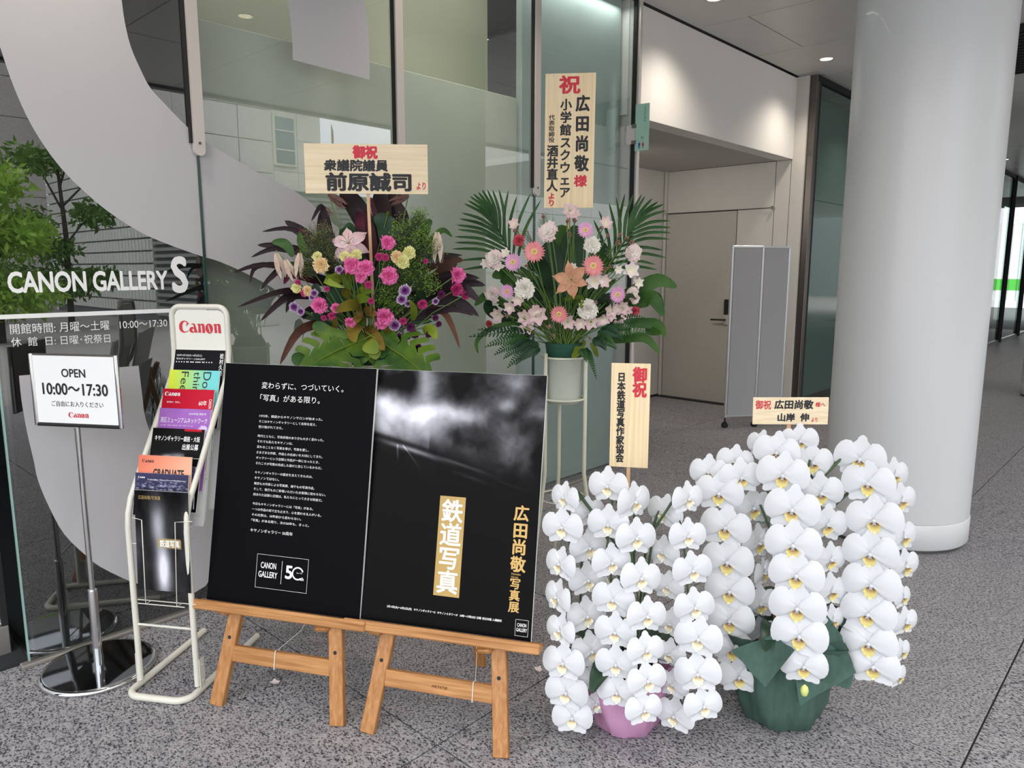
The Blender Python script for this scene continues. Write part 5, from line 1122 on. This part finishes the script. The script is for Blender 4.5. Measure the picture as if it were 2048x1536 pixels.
def fern(bx, by, tx, ty, wpx, d):
    fr = part('fern_frond', MB().tube([pr_(bx, by, d+.06), pr_((bx+tx)/2, (by+ty)/2-25, d+.02), pr_(tx, ty, d)], .0016, 5), PALM, aR); mb = MB()
    for k in range(16):
        q = (k+.5)/16; x, y = bx+(tx-bx)*q, by+(ty-by)*q-100*q*(1-q); dx, dy = (tx-bx), (ty-by); L_ = math.hypot(dx, dy); dx, dy = dx/L_, dy/L_; ll = wpx*(1-q)**.7*min(1, .4+q*3)
        for sgn in (-1, 1):
            ex, ey = x+(-dy*sgn*.85+dx*.5)*ll, y+(dx*sgn*.85+dy*.5)*ll
            mb2 = ribbon([pr_(x, y, d+.03*(1-q)), pr_((x+ex)/2, (y+ey)/2, d+.02*(1-q)), pr_(ex, ey, d+.01)], .0052*(1.1-q*.6), .3, nseg=6); mb.add(mb2.v, mb2.f, True)
    part('fern_leaflets', mb, LGD if random.random() < .5 else PALM, fr, kind='stuff')
for q in [(640, 1190, 145, 1205, 75, 3.28), (600, 1220, 265, 1285, 75, 3.26), (620, 1230, 340, 1345, 80, 3.24), (640, 1240, 410, 1375, 80, 3.22), (680, 1250, 440, 1445, 85, 3.2), (620, 1200, 210, 1150, 60, 3.32), (690, 1290, 500, 1420, 70, 3.2), (1150, 1180, 1540, 1180, 75, 3.28), (1130, 1190, 1430, 1130, 75, 3.3), (1120, 1210, 1280, 1300, 75, 3.24), (1100, 1220, 1200, 1310, 70, 3.22), (1040, 1290, 1125, 1530, 45, 3.2), (1200, 1120, 1500, 1060, 70, 3.32), (1000, 1300, 1050, 1400, 50, 3.2), (1150, 1150, 1330, 1230, 80, 3.26)]: fern(*q)
for x, y, w_ in [(1092, 500, 124), (575, 835, 150), (1058, 993, 148)]: flower(aR, fR, x, y, w_, cw, s2, 'carnation', BR_)
for x, y, w_ in [(750, 402, 138), (340, 605, 130), (325, 882, 118), (1405, 562, 128), (1398, 868, 92), (1420, 915, 70)]: flower(aR, fR, x, y, w_, cwp, s2, 'carnation', BR_)
for x, y, w_ in [(1040, 385, 142), (485, 632, 154), (440, 855, 124), (1285, 880, 146)]: flower(aR, fR, x, y, w_, gl_, s2, 'gerbera', BR_, ('flower_centre', gce), lift=.02)
for x, y, w_ in [(648, 552, 182), (1098, 660, 182), (838, 1030, 150)]: flower(aR, fR, x, y, w_, gs_, s2, 'gerbera', BR_, ('flower_centre', gce), lift=.02, roll=.3)
for x, y, w_ in [(530, 465, 90), (302, 1106, 56), (1420, 1008, 74)]: flower(aR, fR, x, y, w_, cr_, s2, 'carnation', BR_)
for x, y, w_ in [(492, 338, 86), (918, 235, 110), (960, 262, 84), (1195, 330, 96), (365, 1035, 104), (460, 975, 96), (675, 1030, 145), (575, 1050, 116), (592, 1125, 110), (905, 1088, 108), (1080, 1085, 116), (1000, 1098, 96), (1175, 1075, 96), (1245, 990, 112), (1322, 980, 104), (1345, 1030, 84), (1290, 1122, 122), (525, 920, 90), (1180, 775, 96), (660, 1000, 90), (630, 1070, 80), (1360, 1000, 80), (1130, 715, 70), (1240, 1040, 80)]: flower(aR, fR, x, y, w_*1.2, als, s2, 'alstroemeria', BR_, ('stamens', stm) if w_ > 100 else None, roll=random.uniform(-1, 1))
for x, y, w_ in [(1392, 690, 120), (1105, 775, 125), (425, 560, 74), (370, 662, 78), (275, 640, 80), (1295, 690, 66), (945, 668, 60), (1450, 790, 78), (770, 345, 70)]: flower(aR, fR, x, y, w_*1.15, alw, s2, 'alstroemeria', BR_, roll=random.uniform(-1, 1))
for x, y, w_ in [(718, 292, 74), (955, 318, 74), (900, 325, 66), (1155, 372, 56), (1208, 430, 60), (1282, 485, 84), (1300, 430, 70), (1385, 482, 76), (1350, 450, 60), (500, 395, 60), (1198, 682, 60), (1118, 935, 60), (765, 1120, 70), (795, 1190, 60), (545, 1290, 66), (1070, 1210, 50), (1225, 660, 50), (920, 425, 70), (590, 660, 60), (440, 1040, 60)]: flower(aR, fR, x, y, w_*1.4, alb, s2, 'alstroemeria', BR_, roll=random.uniform(-2, 2))
flower(aR, fR, 930, 765, 300, lis, s2, 'lily', BR_, ('stamens', stm), lift=.06, roll=.25)
for k in range(34):
    a = random.uniform(-1, 1); q = pr_(880+a*330, 1020+random.uniform(-160, 80)+abs(a)*60, 3.28); part('stem', MB().tube([q, q.lerp(BR_, .5)+Z1*.01, BR_+V((random.uniform(-.05, .05), random.uniform(-.05, .05), 0))], .0026, 5), SG if k % 3 else LG2, aR)
spray(aR, fRb, [(1230, 600, 60), (1240, 720, 80), (760, 300, 50), (560, 400, 40), (1250, 560, 50), (700, 340, 50), (500, 740, 60), (760, 1150, 70), (480, 1050, 60), (1170, 830, 60)], fG, 20, .006, (880, 900))

# ------------------------------------------------------------------ wooden congratulation placards
HIN = wood('cypress_upright', 'dcc296', 'ecd9b4', ((60, 60, 1.0), (0, 0, 0)), 2, .6); HIH = wood('cypress_level', 'd8c3a0', 'e9d8b8', ((1.0, 60, 60), (0, 0, -.78)), 2, .6)
def placard(cen, yaw, w_, h, label, texts, stake_to, m, stake_dx=0, tilt=0, roll=0):
    r = yawvec(yaw); nf = r.cross(Z1); r0 = r
    r = (r*math.cos(roll)+Z1*math.sin(roll)).normalized(); n = nf; u = n.cross(r)
    cen = V(cen); bot = cen-u*h/2
    t = thing('wooden_placard', cen, label, 'placard')
    part('board', MB().box(cen-n*.0025, (w_, .005, h), (r, -n, u), bevel=.0008), m, t)
    part('stake', MB().box((cen+stake_to)/2+r*stake_dx-n*.009, (.012, .007, (cen-stake_to).length), (r0, -n, (cen-stake_to).normalized())), mat('stake_wood', 'd0a67c', .6, noise=.1, nscale=30), t)
    tl = cen-r*w_/2+u*h/2
    for body, red_, x0, y0, ww, hh, kw in texts:
        mb = MB(); print_on(mb, glyphs(body, **kw), tl, r, u, x0*w_, -(y0+hh)*h, ww*w_, hh*h, n=n, lift=.0007)
        part('lettering', mb, mat('seal_red', 'c8283a', .6) if red_ else mat('sumi_black', '17171c', .6), t)
B = dict(bold=.022, shear=.08); BV = dict(bold=.034, vertical=True, spacing=.98)
p1 = at(733, 338, 3.1)
placard((p1.x, p1.y, p1.z), -43.5, .492, .195, 'wide wooden placard with large brush lettering standing above the left bouquet', [
 ('御祝', True, .39, .03, .205, .27, dict(bold=.045)), ('衆議院議員', False, .155, .31, .52, .24, dict(bold=.034, shear=.05)), ('前原誠司', False, .165, .57, .70, .38, dict(bold=.038)), ('より', True, .905, .76, .075, .15, B)], V((p1.x+.01, p1.y-.01, 1.2)), HIH)
p2 = at(1139, 283, 3.45)
placard(p2, -54, .225, .588, 'tall wooden placard with three columns of lettering standing above the right bouquet', [
 ('祝', True, .27, .015, .43, .135, dict(bold=.03)), ('広田尚敬', False, .60, .16, .30, .565, dict(bold=.036, vertical=True, spacing=1.2)), ('様', True, .60, .75, .27, .09, BV),
 ('小学館スクウェア', False, .30, .185, .24, .735, dict(bold=.03, vertical=True, spacing=1.05)), ('代表取締役', False, .075, .30, .125, .205, dict(bold=.018, vertical=True)),
 ('酒井直人', False, .045, .525, .235, .35, BV), ('より', True, .09, .885, .125, .10, BV)], V((p2.x+.03, p2.y+.03, 1.2)), HIN, roll=math.radians(-.3))
p3 = at(1259.5, 832, 2.4)
placard(p3, -58, .127, .350, 'narrow upright wooden placard staked in the pink-wrapped orchid', [
 ('御祝', True, .54, .03, .38, .29, dict(bold=.038, vertical=True, spacing=.95)), ('日本鉄道写真作家協会', False, .155, .09, .22, .865, dict(bold=.038, vertical=True, spacing=.95))], V((p3.x-.0, p3.y-.0, .25)), HIN)
p4 = at(1581, 822, 2.52)
placard(p4, -52, .24, .090, 'small wide wooden placard staked in the green-wrapped orchid', [
 ('御祝', True, .03, .10, .21, .34, dict(bold=.02)), ('広田尚敬', False, .28, .09, .52, .34, dict(bold=.035, shear=.05)), ('様へ', True, .825, .17, .13, .18, dict(bold=.018)),
 ('山岸  伸', False, .33, .58, .42, .31, dict(bold=.035)), ('より', True, .78, .74, .08, .16, dict(bold=.02))], V((p4.x-.02, p4.y-.0, .25)), HIH, stake_dx=-.0, roll=math.radians(1))

# ------------------------------------------------------------------ folding partition, rest-room blade sign, fallen petals
q0 = V((6.431, 3.214, 0)); q1 = V((6.62, 2.985, 0)); q2 = V((7.02, 2.86, 0))
q1 = on_z(1505, 800, .12); q1 = at(1511, 790, math.hypot(6.66, 3.05)); q1.z = 0; q2 = at(1562, 790, math.hypot(7.0, 2.86)); q2.z = 0
fs_ = thing('folding_partition', q0, 'grey folding partition screen on casters in front of the alcove door', 'partition')
GP = mat('partition_grey', 'a3a2a3', .7); AL = mat('aluminium', 'c4c6c8', .35, .7)
for a, b_ in ((q0, q1), (q1, q2)):
    dv = (b_-a); ln = dv.length; dv.normalize(); nx = Z1.cross(dv); c = (a+b_)/2
    p = part('screen_panel', MB().box(c+Z1*.915, (ln-.03, .022, 1.60), (dv, nx, Z1)), GP, fs_)
    for z in (.115, 1.715): part('rail', MB().box(c+Z1*z, (ln, .03, .022), (dv, nx, Z1), bevel=.004), AL, p)
for q in (q0, q1, q2):
    part('upright', MB().tube([q+Z1*.10, q+Z1*1.728], .0155, 12), AL, fs_)
    part('caster', MB().tube([q+Z1*.1, q+Z1*.055], .008, 8).box(q+Z1*.045, (.03, .02, .03)).tube([q+V((-.012, -.02, .025)), q+V((.012, .02, .025))], .025, 14), MATS['rubber'], fs_)
rs_ = thing('rest_room_sign', V((4.60, 2.955, 2.35)), 'pale green glass blade sign with rest room figures beside the end post', 'sign')
tq = mat('mint_glass', 'a5c9b8', .25, transl=.2); sy0, sy1 = 2.955-.10, 3.085
a0 = at(1272, 250, 5.35); bz0, bz1 = 2.33, 2.645
sa = V((4.545, 2.995, 0)); sb_ = V((4.62, 2.90, 0)); sdv = (sb_-sa).normalized(); snx = sdv.cross(Z1)
sa2 = on_y(1271, 250, 3.03); sb2 = on_y(1298, 250, 2.93); sa = V((sa2.x, sa2.y, 0)); sb_ = V((sb2.x, sb2.y, 0)); sdv = (sb_-sa).normalized(); ln = (sb_-sa).length; snx = sdv.cross(Z1)
part('blade', MB().box((sa+sb_)/2+Z1*(bz0+bz1)/2, (ln, .01, bz1-bz0), (sdv, -snx, Z1)), tq, rs_)
oo = sa+snx*.0056+Z1*bz0; sh = bz1-bz0
mb = MB(); print_on(mb, glyphs('Rest Room', .006, turn=True), oo, sdv, Z1, ln*.62, sh*.62, ln*.16, sh*.32, n=snx); mb_t = mb
vs_, fs2 = mb.v, mb.f; ctr_ = oo+sdv*ln*.70+Z1*sh*.78
mb.v = [ctr_-(p-ctr_)+snx*2*((p-ctr_).dot(snx)) for p in mb.v]; part('lettering', mb, mat('sign_grey', '5f8074', .6), rs_)
def fig(x0, c_, skirt):
    mb = MB(); z0 = sh*.05; h = sh*.15; P = lambda a, b_: oo+sdv*(x0+a*h*.5)+Z1*(z0+b_*h)+snx*.0006
    mb.add([P(.12*math.cos(k*.785), .9+.09*math.sin(k*.785)) for k in range(8)], [tuple(range(8))])
    body = [(-.28, .78), (-.34, .42), (-.2, .42), (-.16, .0), (.16, 0), (.2, .42), (.34, .42), (.28, .78)] if not skirt else [(-.22, .78), (-.42, .36), (-.14, .34), (-.12, 0), (.12, 0), (.14, .34), (.42, .36), (.22, .78)]
    mb.add([P(*q) for q in body], [tuple(range(8))]); part('pictogram', mb, c_, rs_, label='red figure' if skirt else 'blue figure')
fig(ln*.34, mat('blue_ink', '24408c', .6), False); fig(ln*.62, mat('crimson_ink', 'a8324a', .6), True)
mb = MB(); print_on(mb, glyphs('←', .01), oo, sdv, Z1, ln*.45, sh*.24, ln*.24, sh*.08, n=snx); part('arrow', mb, MATS['sign_grey'], rs_)
for z in (.06, .17): part('clamp', MB().box(sa-sdv*.008+Z1*(bz0+z), (.03, .03, .025), (sdv, -snx, Z1)), MATS['steel_dark'], rs_)
part('bracket', MB().box((sa.x-.004, 3.065, bz0+.115), (.008, .07, .13)), MATS['steel'], rs_)
ptl = MB(); ptl.grid([[V((x*.012, y*.016, .004+.006*abs(x)+.004*y*y)) for x in (-1, 0, 1)] for y in (-1, -.3, .4, 1)]); ptm = ptl.mesh('petal', mat('fallen_petal', 'efe3e0', .6, transl=.2))
for (x, y, lb) in ((550, 1369, 'white fallen petal on the floor under the left easel'), (1077, 1343, 'blush fallen petal on the floor left of the pink orchid pot'), (213, 1231, 'tiny pale fallen petal near the chrome stand')):
    if y < 1300: continue
    p = on_z(x, y, .001); o = bpy.data.objects.new('fallen_petal', ptm); COL.objects.link(o); o.location = p; o.rotation_euler = (0, 0, x); tag(o, lb, 'petal')
